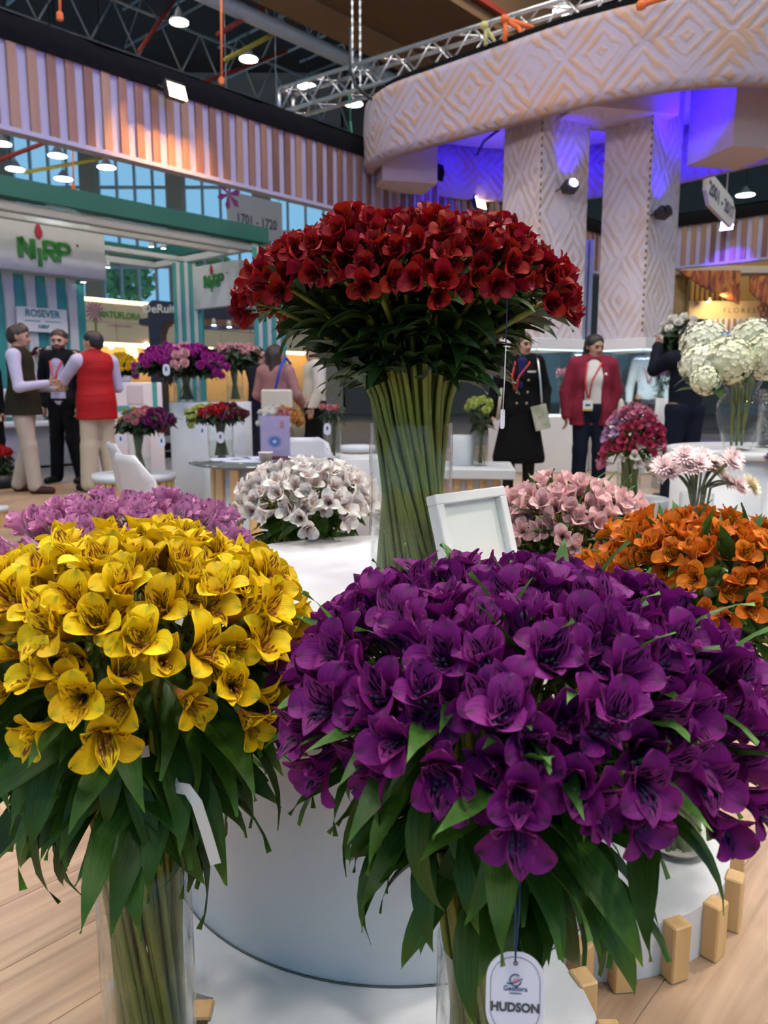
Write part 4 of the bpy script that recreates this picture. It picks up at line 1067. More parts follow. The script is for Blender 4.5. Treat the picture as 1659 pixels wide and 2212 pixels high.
SIDES = {'red': ('toward the teal stand', 'toward the patterned columns'), 'purple': ('toward the yellow bouquet', 'toward the orange bouquet'), 'yellow': ('toward the picture edge', 'toward the purple bouquet'), 'orange': ('toward the picture frame', 'toward the picture edge'),
         'pink': ('toward the red vase', 'toward the pale chrysanthemums'), 'white': ('toward the glass table', 'toward the red vase'), 'magenta': ('toward the picture edge', 'toward the white bouquet'), 'rose': ('toward the burgundy blazer', 'toward the hydrangeas')}
def place_words(key, rho, ang):
    ring = 'crown' if rho < .42 else 'upper slope' if rho < .78 else 'rim'
    if ring == 'crown': return 'at the crown of its bouquet'
    c, s = math.cos(ang), math.sin(ang)
    side = 'nearest the camera' if s < -.7 else 'on the far side' if s > .7 else SIDES[key][0 if c < 0 else 1]
    return 'at the %s of its bouquet, %s' % (ring, side)

def bouquet(key, base, vr, vh, dome, n, nb, bs, label, group, seed, name='alstroemeria_stem', leaves=(5, 7), leaf_len=(.10, .14), leaf_set=None, leaf_el=(-.3, .3), bracts=1, opts=(1, 2, 2, 3), stamen=None, twist=1.5, stem_r=.0052, leaf_m=None, leaf_span=(.25, .9), cut=None, pick=None):
    r_ = random.Random(seed); bx, by, bz = base; dx, dy, Rr, za, zr = dome
    leaf_set = leaf_set or LEAF_FLAT; leaf_m = leaf_m or M_leaf
    for i in range(n):
        rho = ((i + .5) / n) ** .46; ang = i * 2.399963 + r_.uniform(-.12, .12)
        ca, sa = math.cos(ang), math.sin(ang)
        hz = math.sqrt(max(0, 1 - rho ** 2.4))
        S = Vector((dx + Rr * rho * ca, dy + Rr * rho * sa, zr + (za - zr) * hz + r_.uniform(-.012, .012)))
        nrm = Vector((rho * 1.1 * ca, rho * 1.1 * sa, 1.06 - .92 * rho ** 2)).normalized()
        T = S - nrm * .085 * bs
        rb = vr * .93 * math.sqrt(.15 + .85 * rho * rho * r_.uniform(.6, 1)); ab = ang + twist + r_.uniform(-.25, .25)
        B = Vector((bx + rb * math.cos(ab), by + rb * math.sin(ab), bz + .018))
        rr = vr * (.2 + .75 * rho); Q = Vector((bx + rr * math.cos(ang + .25), by + rr * math.sin(ang + .25), bz + vh * 1.02))
        ctl = Q + (Q - B).normalized() * (T - Q).length * .35 + Vector((0, 0, (T.z - Q.z) * .25))
        upper = bezier(Q, ctl, T, 7)
        pts = [B + (Q - B) * t for t in (0, .25, .5, .75)] + upper
        pk = key if pick is None else pick(S, r_); fm = FM[pk]
        lab = '%s alstroemeria stem %s' % (label if pick is None else pk + ' mixed-vase', place_words(key, rho, ang))
        st = thing(name, lab, 'flower', B, 0, group)
        MB().tube([p - B for p in pts], [stem_r * (1.0 if k % 2 else 1.09) for k in range(len(pts) - 1)] + [stem_r * .7], 6, True).build('stalk', M_stem, st)
        t1 = nrm.orthogonal().normalized(); t2 = nrm.cross(t1); a0 = r_.random() * 6.28
        for k in range(nb):
            if k == nb - 1 and nb > 3: tilt = R(r_.uniform(0, 12))
            else: tilt = R(r_.uniform(34, 52))
            az = a0 + 2 * math.pi * k / max(1, nb - (1 if nb > 3 else 0)) + r_.uniform(-.2, .2)
            ax = (nrm * math.cos(tilt) + (t1 * math.cos(az) + t2 * math.sin(az)) * math.sin(tilt)).normalized()
            if ax.z < -.22: ax.z = -.22; ax.normalize()
            up = Vector((0, 0, 1)) if ax.z < .93 else Vector((-ca, -sa, .3))
            add_bloom(st, B, T + nrm * r_.uniform(-.008, .012), ax, up, fm, bs * r_.uniform(.92, 1.06), r_, opts, stamen)
        for k in range(bracts):
            az = r_.random() * 6.28; e = (nrm * r_.uniform(.8, 1.3) + (t1 * math.cos(az) + t2 * math.sin(az)) * .55).normalized()
            o = link('leaf', r_.choice(LEAF_BRACT), st, M_bract, T - B, quat_from(e.cross(Vector((0, 0, 1))).cross(e) if False else None, None or e) if False else None, r_.uniform(.10, .15) * bs)
            zz = Vector((0, 0, 1)) - e * e.z; zz = zz.normalized() if zz.length > .1 else t1
            yy = zz.cross(e); o.rotation_mode = 'QUATERNION'; o.rotation_quaternion = Matrix((e, yy, zz)).transposed().to_quaternion()
        nl = r_.randint(*leaves) if rho > .45 else max(1, leaves[0] // 2)
        for k in range(nl):
            f = leaf_span[0] + (leaf_span[1] - leaf_span[0]) * (k + r_.random()) / nl; j = f * 7; i0 = min(6, int(j)); P = upper[i0].lerp(upper[i0 + 1], j - i0)
            az = ang + r_.uniform(-1.25, 1.25); el = r_.uniform(*leaf_el); e = Vector((math.cos(az) * math.cos(el), math.sin(az) * math.cos(el), math.sin(el)))
            zz = (Vector((0, 0, 1)) - e * e.z).normalized(); yy = zz.cross(e)
            o = link('leaf', r_.choice(leaf_set), st, leaf_m, P - B, None, r_.uniform(*leaf_len))
            o.rotation_mode = 'QUATERNION'; o.rotation_quaternion = Matrix((e, yy, zz)).transposed().to_quaternion() @ Quaternion((1, 0, 0), r_.uniform(-.6, .6))

# red bouquet on the podium
vase(0.056, 1.60, PT, 0.087, 0.335, 0.115, 'tall glass cylinder vase of red flowers on the drum podium')
bouquet('red', (0.056, 1.60, PT), .080, .335, (0.05, 1.60, .345, 1.418, 1.235), 96, 5, .82, 'red', 'red alstroemeria stems', 3,
        leaves=(6, 8), leaf_len=(.10, .15), leaf_el=(-.05, .55), bracts=0, opts=(1, 1, 2, 2, 3), stamen=M_stamen['red'], leaf_m=M_leaf_dark, stem_r=.0054, leaf_span=(.22, .92))
# purple bouquet in front
vase(0.132, 0.86, 0.11, 0.066, 0.32, 0.07, 'glass cylinder vase of purple flowers on the white plinth')
bouquet('purple', (0.132, 0.86, .11), .060, .32, (0.155, 0.865, .290, .875, .705), 54, 5, 1.02, 'purple', 'purple alstroemeria stems', 5,
        leaves=(4, 5), leaf_len=(.12, .18), leaf_set=LEAF_DROOP, leaf_el=(-.75, .25), bracts=2, opts=(1, 1, 2, 2, 3), stamen=M_stamen['purple'], leaf_span=(.30, .95))
# yellow bouquet
vase(-0.343, 1.0, 0.0, 0.066, 0.45, 0.24, 'glass cylinder vase of yellow flowers standing on the laminate floor')
bouquet('yellow', (-0.343, 1.0, 0.0), .060, .45, (-0.335, 0.985, .25, .900, .73), 40, 5, 1.0, 'yellow', 'yellow alstroemeria stems', 8,
        leaves=(5, 7), leaf_len=(.13, .20), leaf_set=LEAF_DROOP, leaf_el=(-.85, .15), bracts=0, opts=(1, 2, 2, 3, 3), stamen=M_stamen['yellow'], leaf_span=(.25, .95))
# orange bouquet
vase(0.64, 1.55, 0.11, 0.066, 0.36, 0.12, 'glass cylinder vase of orange flowers on the white plinth')
bouquet('orange', (0.64, 1.55, .11), .060, .36, (0.645, 1.50, .265, .850, .640), 46, 4, .86, 'orange', 'orange alstroemeria stems', 9,
        leaves=(4, 6), leaf_len=(.08, .12), bracts=2, opts=(1, 2, 2, 3), stamen=M_stamen['orange'], leaf_el=(-.4, .3))
# pink, white and magenta bouquets at the back of the plinth
vase(0.50, 1.98, 0.11, 0.066, 0.40, 0.14, 'glass cylinder vase of pale pink flowers behind the white picture frame')
bouquet('pink', (0.50, 1.98, .11), .060, .40, (0.475, 1.96, .235, .865, .67), 40, 4, .92, 'pale pink', 'pale pink alstroemeria stems', 12,
        leaves=(3, 5), leaf_len=(.08, .12), bracts=2, opts=(1, 1, 2, 3), leaf_el=(-.4, .3))
vase(-0.25, 2.22, 0.11, 0.066, 0.40, 0.14, 'glass cylinder vase of white flowers behind the podium')
bouquet('white', (-0.25, 2.22, .11), .060, .40, (-0.225, 2.20, .22, .885, .73), 38, 4, .95, 'white', 'white alstroemeria stems', 14,
        leaves=(3, 5), leaf_len=(.08, .12), bracts=0, opts=(1, 2, 2, 3), leaf_el=(-.4, .3))
vase(-0.56, 1.62, 0.0, 0.066, 0.50, 0.20, 'glass cylinder vase of orchid-pink flowers behind the yellow bouquet')
bouquet('magenta', (-0.56, 1.62, .0), .060, .50, (-0.555, 1.62, .275, .868, .70), 46, 4, .90, 'orchid-pink', 'orchid-pink alstroemeria stems', 15,
        leaves=(3, 4), leaf_len=(.08, .12), bracts=0, opts=(0, 0, 1, 1), leaf_el=(-.4, .3))

# ---- name tag on the purple bouquet
M_tag = mat('tag_card', (.66, .66, .78), .5, (.64, .64, .77), 5)
M_navyink = mat('navy_ink', (.03, .05, .16), .6); M_greyink = mat('grey_ink', (.06, .06, .07), .6); M_pinkink = mat('pink_ink', (.62, .22, .28), .6)
M_bluecord = mat('blue_cord', (.02, .04, .14), .6)
def stadium(w, h, r, n=8):
    pts = []
    for cx, cy, a0 in ((w / 2 - r, h / 2 - r, 0), (-w / 2 + r, h / 2 - r, 90), (-w / 2 + r, -h / 2 + r, 180), (w / 2 - r, -h / 2 + r, 270)):
        for i in range(n + 1): a = R(a0 + 90 * i / n); pts.append((cx + r * math.cos(a), cy + r * math.sin(a)))
    return pts
def card(w, h, r, t, n=8):
    p = stadium(w, h, r, n); k = len(p); m = MB()
    m.add([(x, 0, z) for x, z in p] + [(x, t, z) for x, z in p], [tuple(range(k)), tuple(reversed(range(k, 2 * k)))] + [(i, k + i, k + (i + 1) % k, (i + 1) % k) for i in range(k)])
    return m
tc_ = at(1113, 2150, .615)
tg = thing('name_tag', 'oval white name tag lettered HUDSON hanging on the purple bouquet', 'tag', tc_); tg.rotation_euler = (R(-14), R(1), R(-4))
w = .0525
card(w, w * 1.42, w * .46, .0015).build('card', M_tag, tg)
ring = stadium(w * .84, w * 1.26, w * .40)
MB().tube([(x, -.0004, z) for x, z in ring + ring[:1]], .00022, 4).build('border_line', M_greyink, tg)
text('lettering', 'HUDSON', w * .20, M_greyink, tg, (.0, -.0005, -w * .20), ext=.0002, sx=.98, offset=.0004)
text('lettering', 'Geoflora', w * .115, M_navyink, tg, (.0, -.0005, w * .11), ext=.0002)
MB().box((0, -.0004, w * .035), (w * .20, .0004, w * .012)).build('small_print', M_navyink, tg)
MB().tube([(w * .095 * math.cos(R(a)), -.0006, w * .25 + w * .095 * math.sin(R(a))) for a in range(50, 370, 20)], w * .010, 5).build('emblem', M_navyink, tg)
MB().tube([(-w * .15, -.0006, w * .20), (-w * .1, -.0006, w * .185), (0, -.0006, w * .215), (w * .12, -.0006, w * .28)], w * .009, 5).build('emblem_orbit', M_navyink, tg)
e = MB(); e.add([(-w * .05, -.0008, w * .20), (w * .02, -.0008, w * .21), (w * .09, -.0008, w * .27), (w * .04, -.0008, w * .29), (-w * .03, -.0008, w * .26)], [(0, 1, 2, 3, 4)]); e.build('emblem_petal', M_pinkink, tg)
MB().tube([(w * .03 * math.cos(R(a)), -.0006, w * .53 + w * .03 * math.sin(R(a))) for a in range(0, 361, 30)], w * .010, 5).build('eyelet', M_greyink, tg)
for du in (-4, 5):
    p0 = at(1113, 2079, .613); p1 = at(1117 + du, 1960, .64); p2 = at(1120 + du * 1.5, 1790, .70)
    o = MB().tube([p0 - tc_, p1 - tc_, p2 - tc_], .0007, 5).build('cord', M_bluecord, tg); o.matrix_parent_inverse = tg.matrix_basis.inverted() @ Matrix.Translation(tc_)
# small tag on a string below the red bouquet
p = at(1086, 905, 1.34); tg2 = thing('string_tag', 'small white tag dangling on a long cord under the red bouquet', 'tag', p, R(60))
card(.020, .034, .006, .001, 4).build('card', M_tag, tg2)
MB().tube([(0, 0, .015), (0.004, 0, .07), (.006, 0, .125)], .0011, 5).build('white_cord', M_casewhite, tg2)
MB().tube([(.006, 0, .125), (.008, 0, .21)], .0011, 5).build('blue_cord', M_bluecord, tg2)
# white paper ties round the yellow bouquet
def strip(name, lab, pts, y, w, mt):
    ps_ = [at(u, v, yy) for (u, v), yy in zip(pts, y)]; o_ = ps_[-1]
    m = MB(); vs = []
    for i, p in enumerate(ps_):
        t = (ps_[min(i + 1, len(ps_) - 1)] - ps_[max(0, i - 1)]).normalized(); s = t.cross(Vector((0, -1, .2))).normalized() * w / 2; nn = Vector((0, .0012, 0))
        vs += [p - o_ - s, p - o_ + s, p - o_ + s + nn, p - o_ - s + nn]
    fs = []
    for i in range(len(ps_) - 1):
        for k in range(4): a = i * 4 + k; b = i * 4 + (k + 1) % 4; fs.append((a, b, b + 4, a + 4))
    fs += [(3, 2, 1, 0), tuple(range(len(vs) - 4, len(vs)))]
    m.add(vs, fs); tag(m.build(name, mt, None, o_), lab, 'ribbon')
M_paper = mat('white_paper_tie', (.72, .71, .69), .7)
strip('paper_ribbon', 'white paper ribbon hanging from the yellow bouquet', [(376, 1690), (384, 1702), (405, 1706), (425, 1735), (443, 1790), (455, 1830), (466, 1867)], [.86, .85, .84, .83, .83, .83, .83], .013, M_paper)
strip('paper_ribbon', 'short white paper tie among the stems of the yellow bouquet', [(236, 1632), (262, 1634), (282, 1630), (322, 1622)], [.86, .855, .855, .86], .013, M_paper)

# ---- white picture frame on the podium
M_frame = wood_mat('white_frame', (.80, .79, .77), (.70, .69, .67), 1.0, 'X', .45, streak=12)
fw, fh, fd = .205, .212, .028
pf_ = thing('picture_frame', 'white tilted picture frame standing beside the red vase', 'picture frame', (0.205, 1.47, PT + .001), R(42))
tilt = Matrix.Rotation(R(-17), 4, 'X')
def tilted(m_, name, mt):
    m_.v = [tuple(tilt @ Vector(v)) for v in m_.v]; return m_.build(name, mt, pf_)
bw = .020
tilted(MB().bevbox((0, 0, bw / 2), (fw, fd, bw), .002), 'rail', M_frame); tilted(MB().bevbox((0, 0, fh - bw / 2), (fw, fd, bw), .002), 'rail', M_frame)
tilted(MB().bevbox((-fw / 2 + bw / 2, 0, fh / 2), (bw, fd, fh - 2 * bw), .002), 'stile', M_frame); tilted(MB().bevbox((fw / 2 - bw / 2, 0, fh / 2), (bw, fd, fh - 2 * bw), .002), 'stile', M_frame)
tilted(MB().box((0, .004, fh / 2), (fw - 2 * bw, .004, fh - 2 * bw)), 'print_sheet', mat('cream_sheet', (.72, .72, .66), .25, (.70, .70, .65), 4, coat=.6))
lt = text('lettering', 'ION  E', .022, M_greyink, pf_, tuple(tilt @ Vector((.040, .0012, .045))), rot=(R(90 - 17), 0, 0), ext=.0002)
# ------------------------------------------------------------------ flowers and furniture around the central display
def pom_mesh(r, n, w, core=.62, flat=1.0, name='bloom', seed=1):
    r_ = random.Random(seed); m = MB()
    m.lathe([(0, -r * core * .9)] + [(r * core * math.sin(R(a)), -r * core * math.cos(R(a)) * flat) for a in (50, 90, 130)] + [(0, r * core * flat)], 8)
    for i in range(n):
        z = 1 - 1.55 * (i + .5) / n; a = i * 2.399963; s = math.sqrt(max(0, 1 - z * z))
        d = Vector((s * math.cos(a), s * math.sin(a), z * flat)).normalized(); t = d.orthogonal().normalized(); t = Quaternion(d, r_.random() * 6) @ t if abs(d.z) > .8 else d.cross(Vector((0, 0, 1))).normalized()
        e = d * r * r_.uniform(.9, 1.05); b = d * r * .45; up = t.cross(d) * r * .12
        m.add([b - t * w * .5, b + t * w * .5, e * .85 + t * w + up, e + up * 1.6, e * .85 - t * w + up], [(0, 1, 2, 3, 4)])
    return m.mesh(name)
POM = [pom_mesh(.029, 54, .0062, seed=i) for i in range(2)]
BIGPOM = pom_mesh(.060, 90, .010, seed=4)
def mum_mat(name, c, c2=None):
    return mat('mum_' + name, c, .6, c2 or tuple(x * .6 for x in c), 60)
MC = {'magenta': mum_mat('magenta', (.50, .02, .33)), 'deep red': mum_mat('deep_red', (.34, .008, .02)), 'salmon pink': mum_mat('salmon_pink', (.76, .26, .28)), 'soft pink': mum_mat('soft_pink', (.80, .44, .44), (.7, .34, .36)), 'yellow': mum_mat('yellow', (.84, .60, .008), (.72, .44, .005)),
      'lime green': mum_mat('lime_green', (.58, .64, .16)), 'white': mum_mat('white', (.86, .83, .76), (.78, .74, .66)), 'apricot': mum_mat('apricot', (.80, .38, .10)), 'plum': mum_mat('plum', (.20, .01, .12)), 'burgundy': mum_mat('burgundy', (.17, .006, .03)), 'golden': mum_mat('golden', (.62, .40, .08)), 'lilac': mum_mat('lilac', (.45, .14, .42)), 'bright red': mum_mat('bright_red', (.60, .015, .02)), 'dusty pink': mum_mat('dusty_pink', (.70, .27, .30))}
LEAF_MUM = [leaf_mesh(60 + i, .6 + .4 * i, .22, 4) for i in range(3)]
M_mumleaf = leaf_mat('chrysanthemum_leaf', (.030, .055, .022), (.018, .036, .014))

def mum_bouquet(base, vr, vh, dome, n, nb, pick, where, seed, bs=1.0, leaves=5, mesh=None, flower='chrysanthemum', rimonly=0.0, leaf_len=(.05, .10)):
    r_ = random.Random(seed); bx, by, bz = base; dx, dy, Rr, za, zr = dome
    for i in range(n):
        rho = math.sqrt(rimonly + (1 - rimonly) * (i + .5) / n); ang = i * 2.399963 + r_.uniform(-.15, .15); ca, sa = math.cos(ang), math.sin(ang)
        S = Vector((dx + Rr * rho * ca, dy + Rr * rho * sa, zr + (za - zr) * math.sqrt(max(0, 1 - rho ** 2.3))))
        nrm = Vector((rho * ca, rho * sa, 1.05 - rho ** 2)).normalized(); T = S - nrm * .03
        B = Vector((bx + vr * .7 * r_.random() * math.cos(ang + 2.6), by + vr * .7 * r_.random() * math.sin(ang + 2.6), bz + .02))
        Q = Vector((bx + vr * (.1 + .6 * rho) * ca, by + vr * (.1 + .6 * rho) * sa, bz + vh))
        up = bezier(Q, Q + Vector((0, 0, (T.z - Q.z) * .55)) + (T - Q) * .1, T, 4); pts = [B, (B + Q) / 2] + up
        c = pick(S, r_)
        lab = '%s %s stem in %s' % (c, flower, where); rl = ', at the crown' if rho < .5 else ', at the rim, camera side' if sa < 0 else ', at the rim, far side'
        if len((lab + rl).split()) <= 16: lab += rl
        st = thing(flower + '_stem', lab, 'flower', B, 0, '%s %s stems in %s' % (c, flower, where))
        MB().tube([p - B for p in pts], .0035, 5).build('stalk', M_stem_brown, st)
        t1 = nrm.orthogonal().normalized(); t2 = nrm.cross(t1)
        for k in range(nb):
            az = k * 2.4 + r_.random(); off = (t1 * math.cos(az) + t2 * math.sin(az)) * (.036 * bs if k else 0) * r_.uniform(.8, 1.2) - nrm * r_.uniform(0, .02)
            o = link('bloom', mesh or r_.choice(POM), st, MC[c], T + off - B, quat_from(None, (nrm + off * 9).normalized()), bs * r_.uniform(.85, 1.1))
        for k in range(leaves):
            f = r_.uniform(.04, .88); j = f * 4; i0 = min(3, int(j)); P = up[i0].lerp(up[i0 + 1], j - i0); az = ang + r_.uniform(-1.6, 1.6); el = r_.uniform(-.5, .25)
            e = Vector((math.cos(az) * math.cos(el), math.sin(az) * math.cos(el), math.sin(el))); zz = (Vector((0, 0, 1)) - e * e.z).normalized(); yy = zz.cross(e)
            o = link('leaf', r_.choice(LEAF_MUM), st, M_mumleaf, P - B, Matrix((e, yy, zz)).transposed().to_quaternion() @ Quaternion((1, 0, 0), r_.uniform(-.8, .8)), r_.uniform(*leaf_len))

def px_dome(u, y, Ru, vt, vb, back=0.0):
    """dome of a bouquet seen at column u, distance y, half-width Ru pixels, top row vt, rim row vb"""
    c = at(u, vb, y); Rr = Ru * y / FPX
    return (c.x, y, Rr, at(u, vt, y).z, c.z)

def drum(u, y, v_top, r, label, slats=0, name='round_plinth', z0=0.0, m=None):
    c = at(u, v_top, y); h = c.z - z0
    t = thing(name, label, 'plinth', (c.x, y, z0))
    if slats:
        MB().lathe([(0, 0), (r - .03, 0), (r - .03, h - .04), (0, h - .04)], 40).build('core', M_offwhite, t)
        MB().lathe([(0, h - .04), (r, h - .04), (r, h), (0, h)], 48).build('top', M_plinthwhite, t)
        sm = MB().bevbox((0, 0, (h - .04) / 2), (.02, .045, h - .04), .003).mesh('slat')
        for k in range(slats): a = 2 * math.pi * k / slats; link('slat', sm, t, M_pine, ((r - .022) * math.cos(a), (r - .022) * math.sin(a), 0), (0, 0, a))
    else: MB().lathe([(0, 0), (r - .003, 0), (r, .003), (r, h - .004), (r - .004, h), (0, h)], 56).build('drum', m or M_plinthwhite, t)
    return Vector((c.x, y, c.z))

# tiered chrysanthemum display
top = drum(455, 6.0, 868, .31, 'tall white drum carrying the magenta chrysanthemums')
vase(at(405, 870, 5.88).x, 5.88, top.z, .10, .30, .12, 'glass vase of magenta chrysanthemums on the tall white drum')
def pick_a(S, r):
    u = S.x / S.y * FPX / 1.02 + 829
    if u < 318 and S.y > 5.9: return 'deep red'
    if 395 < u < 425 and r.random() < .5: return 'soft pink'
    return 'magenta'
d = px_dome(395, 5.85, 108, 738, 815)
mum_bouquet((at(405, 870, 5.88).x, 5.88, top.z), .095, .26, d, 62, 3, pick_a, 'the vase on the tall white drum', 21, 1.15, 14, leaf_len=(.10, .16))
vase(at(508, 870, 6.1).x, 6.1, top.z, .065, .30, .12, 'glass vase of soft pink chrysanthemums on the tall white drum')
mum_bouquet((at(508, 870, 6.1).x, 6.1, top.z), .06, .30, px_dome(515, 6.2, 58, 742, 775), 34, 3, lambda S, r: 'soft pink', 'the second vase on the tall white drum', 22, 1.15, 14, leaf_len=(.10, .15))
low1 = drum(290, 4.95, 1022, .26, 'low slatted plinth beside the man in the red vest', 26)
vase(low1.x + .04, 4.95, low1.z, .07, .30, .10, 'glass vase on the low slatted plinth by the white chair')
def pick_c(S, r):
    q = (S.x - at(322, 900, 4.95).x) / .2
    return 'golden' if q < -.55 else 'bright red' if S.y > 5.05 else 'salmon pink' if q < .25 else 'plum'
mum_bouquet((low1.x + .04, 4.95, low1.z), .065, .30, px_dome(322, 4.95, 66, 878, 925), 34, 3, pick_c, 'the vase on the low slatted plinth', 23, 1.1, 12, leaf_len=(.07, .13))
low2 = drum(478, 5.1, 990, .13, 'low white plinth before the tall drum')
vase(low2.x, 5.1, low2.z, .085, .30, .12, 'glass vase of red and lime chrysanthemums before the tall drum')
def pick_d(S, r):
    q = (S.x - at(472, 900, 5.1).x) / .22
    return 'lime green' if q < -.35 else 'bright red' if q < .2 else 'burgundy'
mum_bouquet((low2.x, 5.1, low2.z), .08, .30, px_dome(472, 5.1, 74, 872, 905), 34, 3, pick_d, 'the wide vase before the tall drum', 24, 1.1, 13, leaf_len=(.07, .13))
low3 = drum(612, 5.7, 965, .15, 'low white plinth behind the blue poster')
vase(low3.x, 5.7, low3.z, .07, .22, .10, 'glass vase of white and apricot chrysanthemums behind the poster')
def pick_e(S, r):
    q = (S.x - at(605, 900, 5.7).x) / .2
    return 'lilac' if S.y > 5.8 else 'white' if q < .1 else 'apricot' if S.y > 5.6 else 'dusty pink'
mum_bouquet((low3.x, 5.7, low3.z), .065, .22, px_dome(605, 5.7, 58, 875, 915), 30, 3, pick_e, 'the vase behind the blue poster', 25, 1.05, 5)
# small vases between the poster and the red vase
lo4 = drum(748, 5.05, 985, .26, 'low white plinth between the poster and the red vase')
vase(at(722, 985, 4.85).x, 4.85, lo4.z, .045, .24, .10, 'slim glass vase with red carnations before the red vase')
mum_bouquet((at(722, 985, 4.85).x, 4.85, lo4.z), .04, .24, px_dome(715, 4.85, 34, 868, 885), 7, 1, lambda S, r: 'salmon pink', 'the slim vase by the red bouquet', 26, .9, 4, flower='carnation')
st5 = drum(773, 5.3, 962, .12, 'small slatted drum behind the red vase', 14, z0=lo4.z)
# yellow pot in the teal stand
ct = thing('counter', 'white counter with teal panels behind the man in the red vest', 'counter', tuple(at(268, 826, 10.3)[:2]) + (0,), R(20))
hz = at(268, 826, 10.3).z
MB().bevbox((0.05, 0.2, hz / 2), (.85, .5, hz), .01).build('body', M_casewhite, ct); MB().box((-.10, -.052, hz - .34), (.30, .01, .07)).build('teal_panel', M_teal, ct); MB().box((.38, -.052, hz - .2), (.06, .01, .4)).build('teal_panel', M_teal, ct); MB().box((.13, -.055, hz - .16), (.2, .012, .24)).build('placard', M_signgrey, ct)
py = at(258, 826, 10.35)
pot = thing('flower_pot', 'low white pot under the yellow chrysanthemums', 'pot', (py.x, 10.45, hz)); MB().lathe([(0, 0), (.10, 0), (.13, .09), (.12, .09), (.10, .05), (0, .05)], 20).build('bowl', M_casewhite, pot)
mum_bouquet((py.x, 10.45, hz), .10, .08, (py.x, 10.45, .26, at(258, 760, 10.4).z, hz + .07), 60, 2, lambda S, r: 'yellow', 'the low white pot on the teal stand counter', 27, 1.3, 4)
mum_bouquet((at(105, 800, 12.2).x, 12.2, .25), .10, .35, px_dome(105, 12.2, 42, 748, 775), 24, 2, lambda S, r: 'white' if r.random() < .6 else 'burgundy', 'the planter between the two men', 28, 1.3, 3)
t = thing('planter', 'grey planter behind the talking men', 'planter', (at(105, 800, 12.2).x, 12.2, .23)); MB().lathe([(0, 0), (.16, 0), (.2, .38), (.18, .38), (.15, .05), (0, .05)], 20).build('pot', M_signgrey, t)
bn = thing('white_bench', 'white bench behind the man in the dark suit', 'bench', tuple(at(95, 870, 11.3)[:2]) + (0,), RZ1)
MB().bevbox((0, 0, .62), (1.7, .35, .08), .02).build('seat', M_casewhite, bn); MB().bevbox((0, .1, .30), (1.6, .08, .60), .01).build('front', M_signgrey, bn); MB().bevbox((0, .18, .92), (1.7, .06, .40), .02).build('backrest', M_casewhite, bn)

# display behind the red vase, right of it
c = at(1012, 1012, 5.4)
ctr = thing('slatted_counter', 'low white counter with wooden slats behind the red vase', 'counter', (c.x, 5.4, 0), R(-6)); 
MB().bevbox((-.15, .25, c.z - .035), (.95, .62, .07), .006).build('top', M_plinthwhite, ctr); MB().box((-.17, .27, (c.z - .07) / 2), (.80, .5, c.z - .07)).build('core', M_offwhite, ctr)
for k in range(9): MB().bevbox((-.54 + k * .092, .01, (c.z - .07) / 2), (.045, .025, c.z - .07), .003).build('slat', M_pine, ctr)
d6 = drum(998, 5.65, 940, .085, 'small white drum on the slatted counter', z0=c.z, name='round_riser')
vase(at(1038, 1000, 5.6).x, 5.6, c.z, .055, .25, .12, 'glass vase of lime chrysanthemums beside the small drum')
mum_bouquet((at(1038, 1000, 5.6).x, 5.6, c.z), .05, .25, px_dome(1035, 5.6, 44, 852, 900), 12, 1, lambda S, r: 'lime green', 'the vase on the slatted counter', 30, 1.25, 4)

# flowers in and around the glass cases
def in_case(cc, col, where, seed, n=14):
    x, y, z = cc[0].x, cc[0].y, .77
    vase(x + .30, y - .28, z, .06, .22, .1, 'glass vase inside %s' % where)
    mum_bouquet((x + .30, y - .28, z), .055, .22, (x + .30, y - .28, .17, z + .62, z + .50), n, 2, lambda S, r: col, 'the vase inside ' + where, seed, 1.1, 4)
in_case(colA, 'dusty pink', 'the display case nearer the red flowers', 31)
in_case(colB, 'lilac', 'the display case behind the woman in burgundy', 32)
# white pompom arrangement
p = at(1465, 860, 8.8)
pd = drum(1465, 8.8, 860, .24, 'white drum under the tall white pompom arrangement')
vase(p.x, 8.8, pd.z, .09, .30, .12, 'glass vase of white pompom flowers behind the hydrangeas')
dz = px_dome(1466, 8.8, 52, 676, 765)
mum_bouquet((p.x, 8.8, pd.z), .08, .30, dz, 20, 1, lambda S, r: 'white', 'the vase beside the patterned column', 33, .95, 10, mesh=BIGPOM, flower='pompom', leaf_len=(.14, .26))

# mixed alstroemeria in shades of pink
mx0 = at(1368, 965, 4.3)
mp_ = drum(1368, 4.35, 1075, .2, 'low white plinth under the mixed pink alstroemeria')
vase(mx0.x, 4.35, mp_.z, .066, .26, .12, 'glass vase of mixed pink alstroemeria beside the woman in burgundy')
def mixpick(key_fn): return key_fn
def pick_mix(S, r):
    u = 829 + S.x / S.y * FPX; v = 843 + (1.1 - S.z) / S.y * FPX
    if v < 905: return 'rose'
    if u < 1345 and v < 960: return 'lilac'
    if v < 965: return 'crimson'
    if 1345 < u < 1425 and v < 1020: return 'white'
    if v > 1015 and u > 1335: return 'crimson'
    return 'rose'
bouquet('rose', (mx0.x, 4.35, mp_.z), .06, .26, (mx0.x, 4.30, .19, at(1368, 880, 4.3).z, at(1368, 1035, 4.3).z), 32, 4, 1.0, 'mixed', 'mixed pink alstroemeria stems', 40, leaves=(2, 3), leaf_len=(.08, .11), bracts=0, opts=(1, 2, 2), pick=pick_mix)

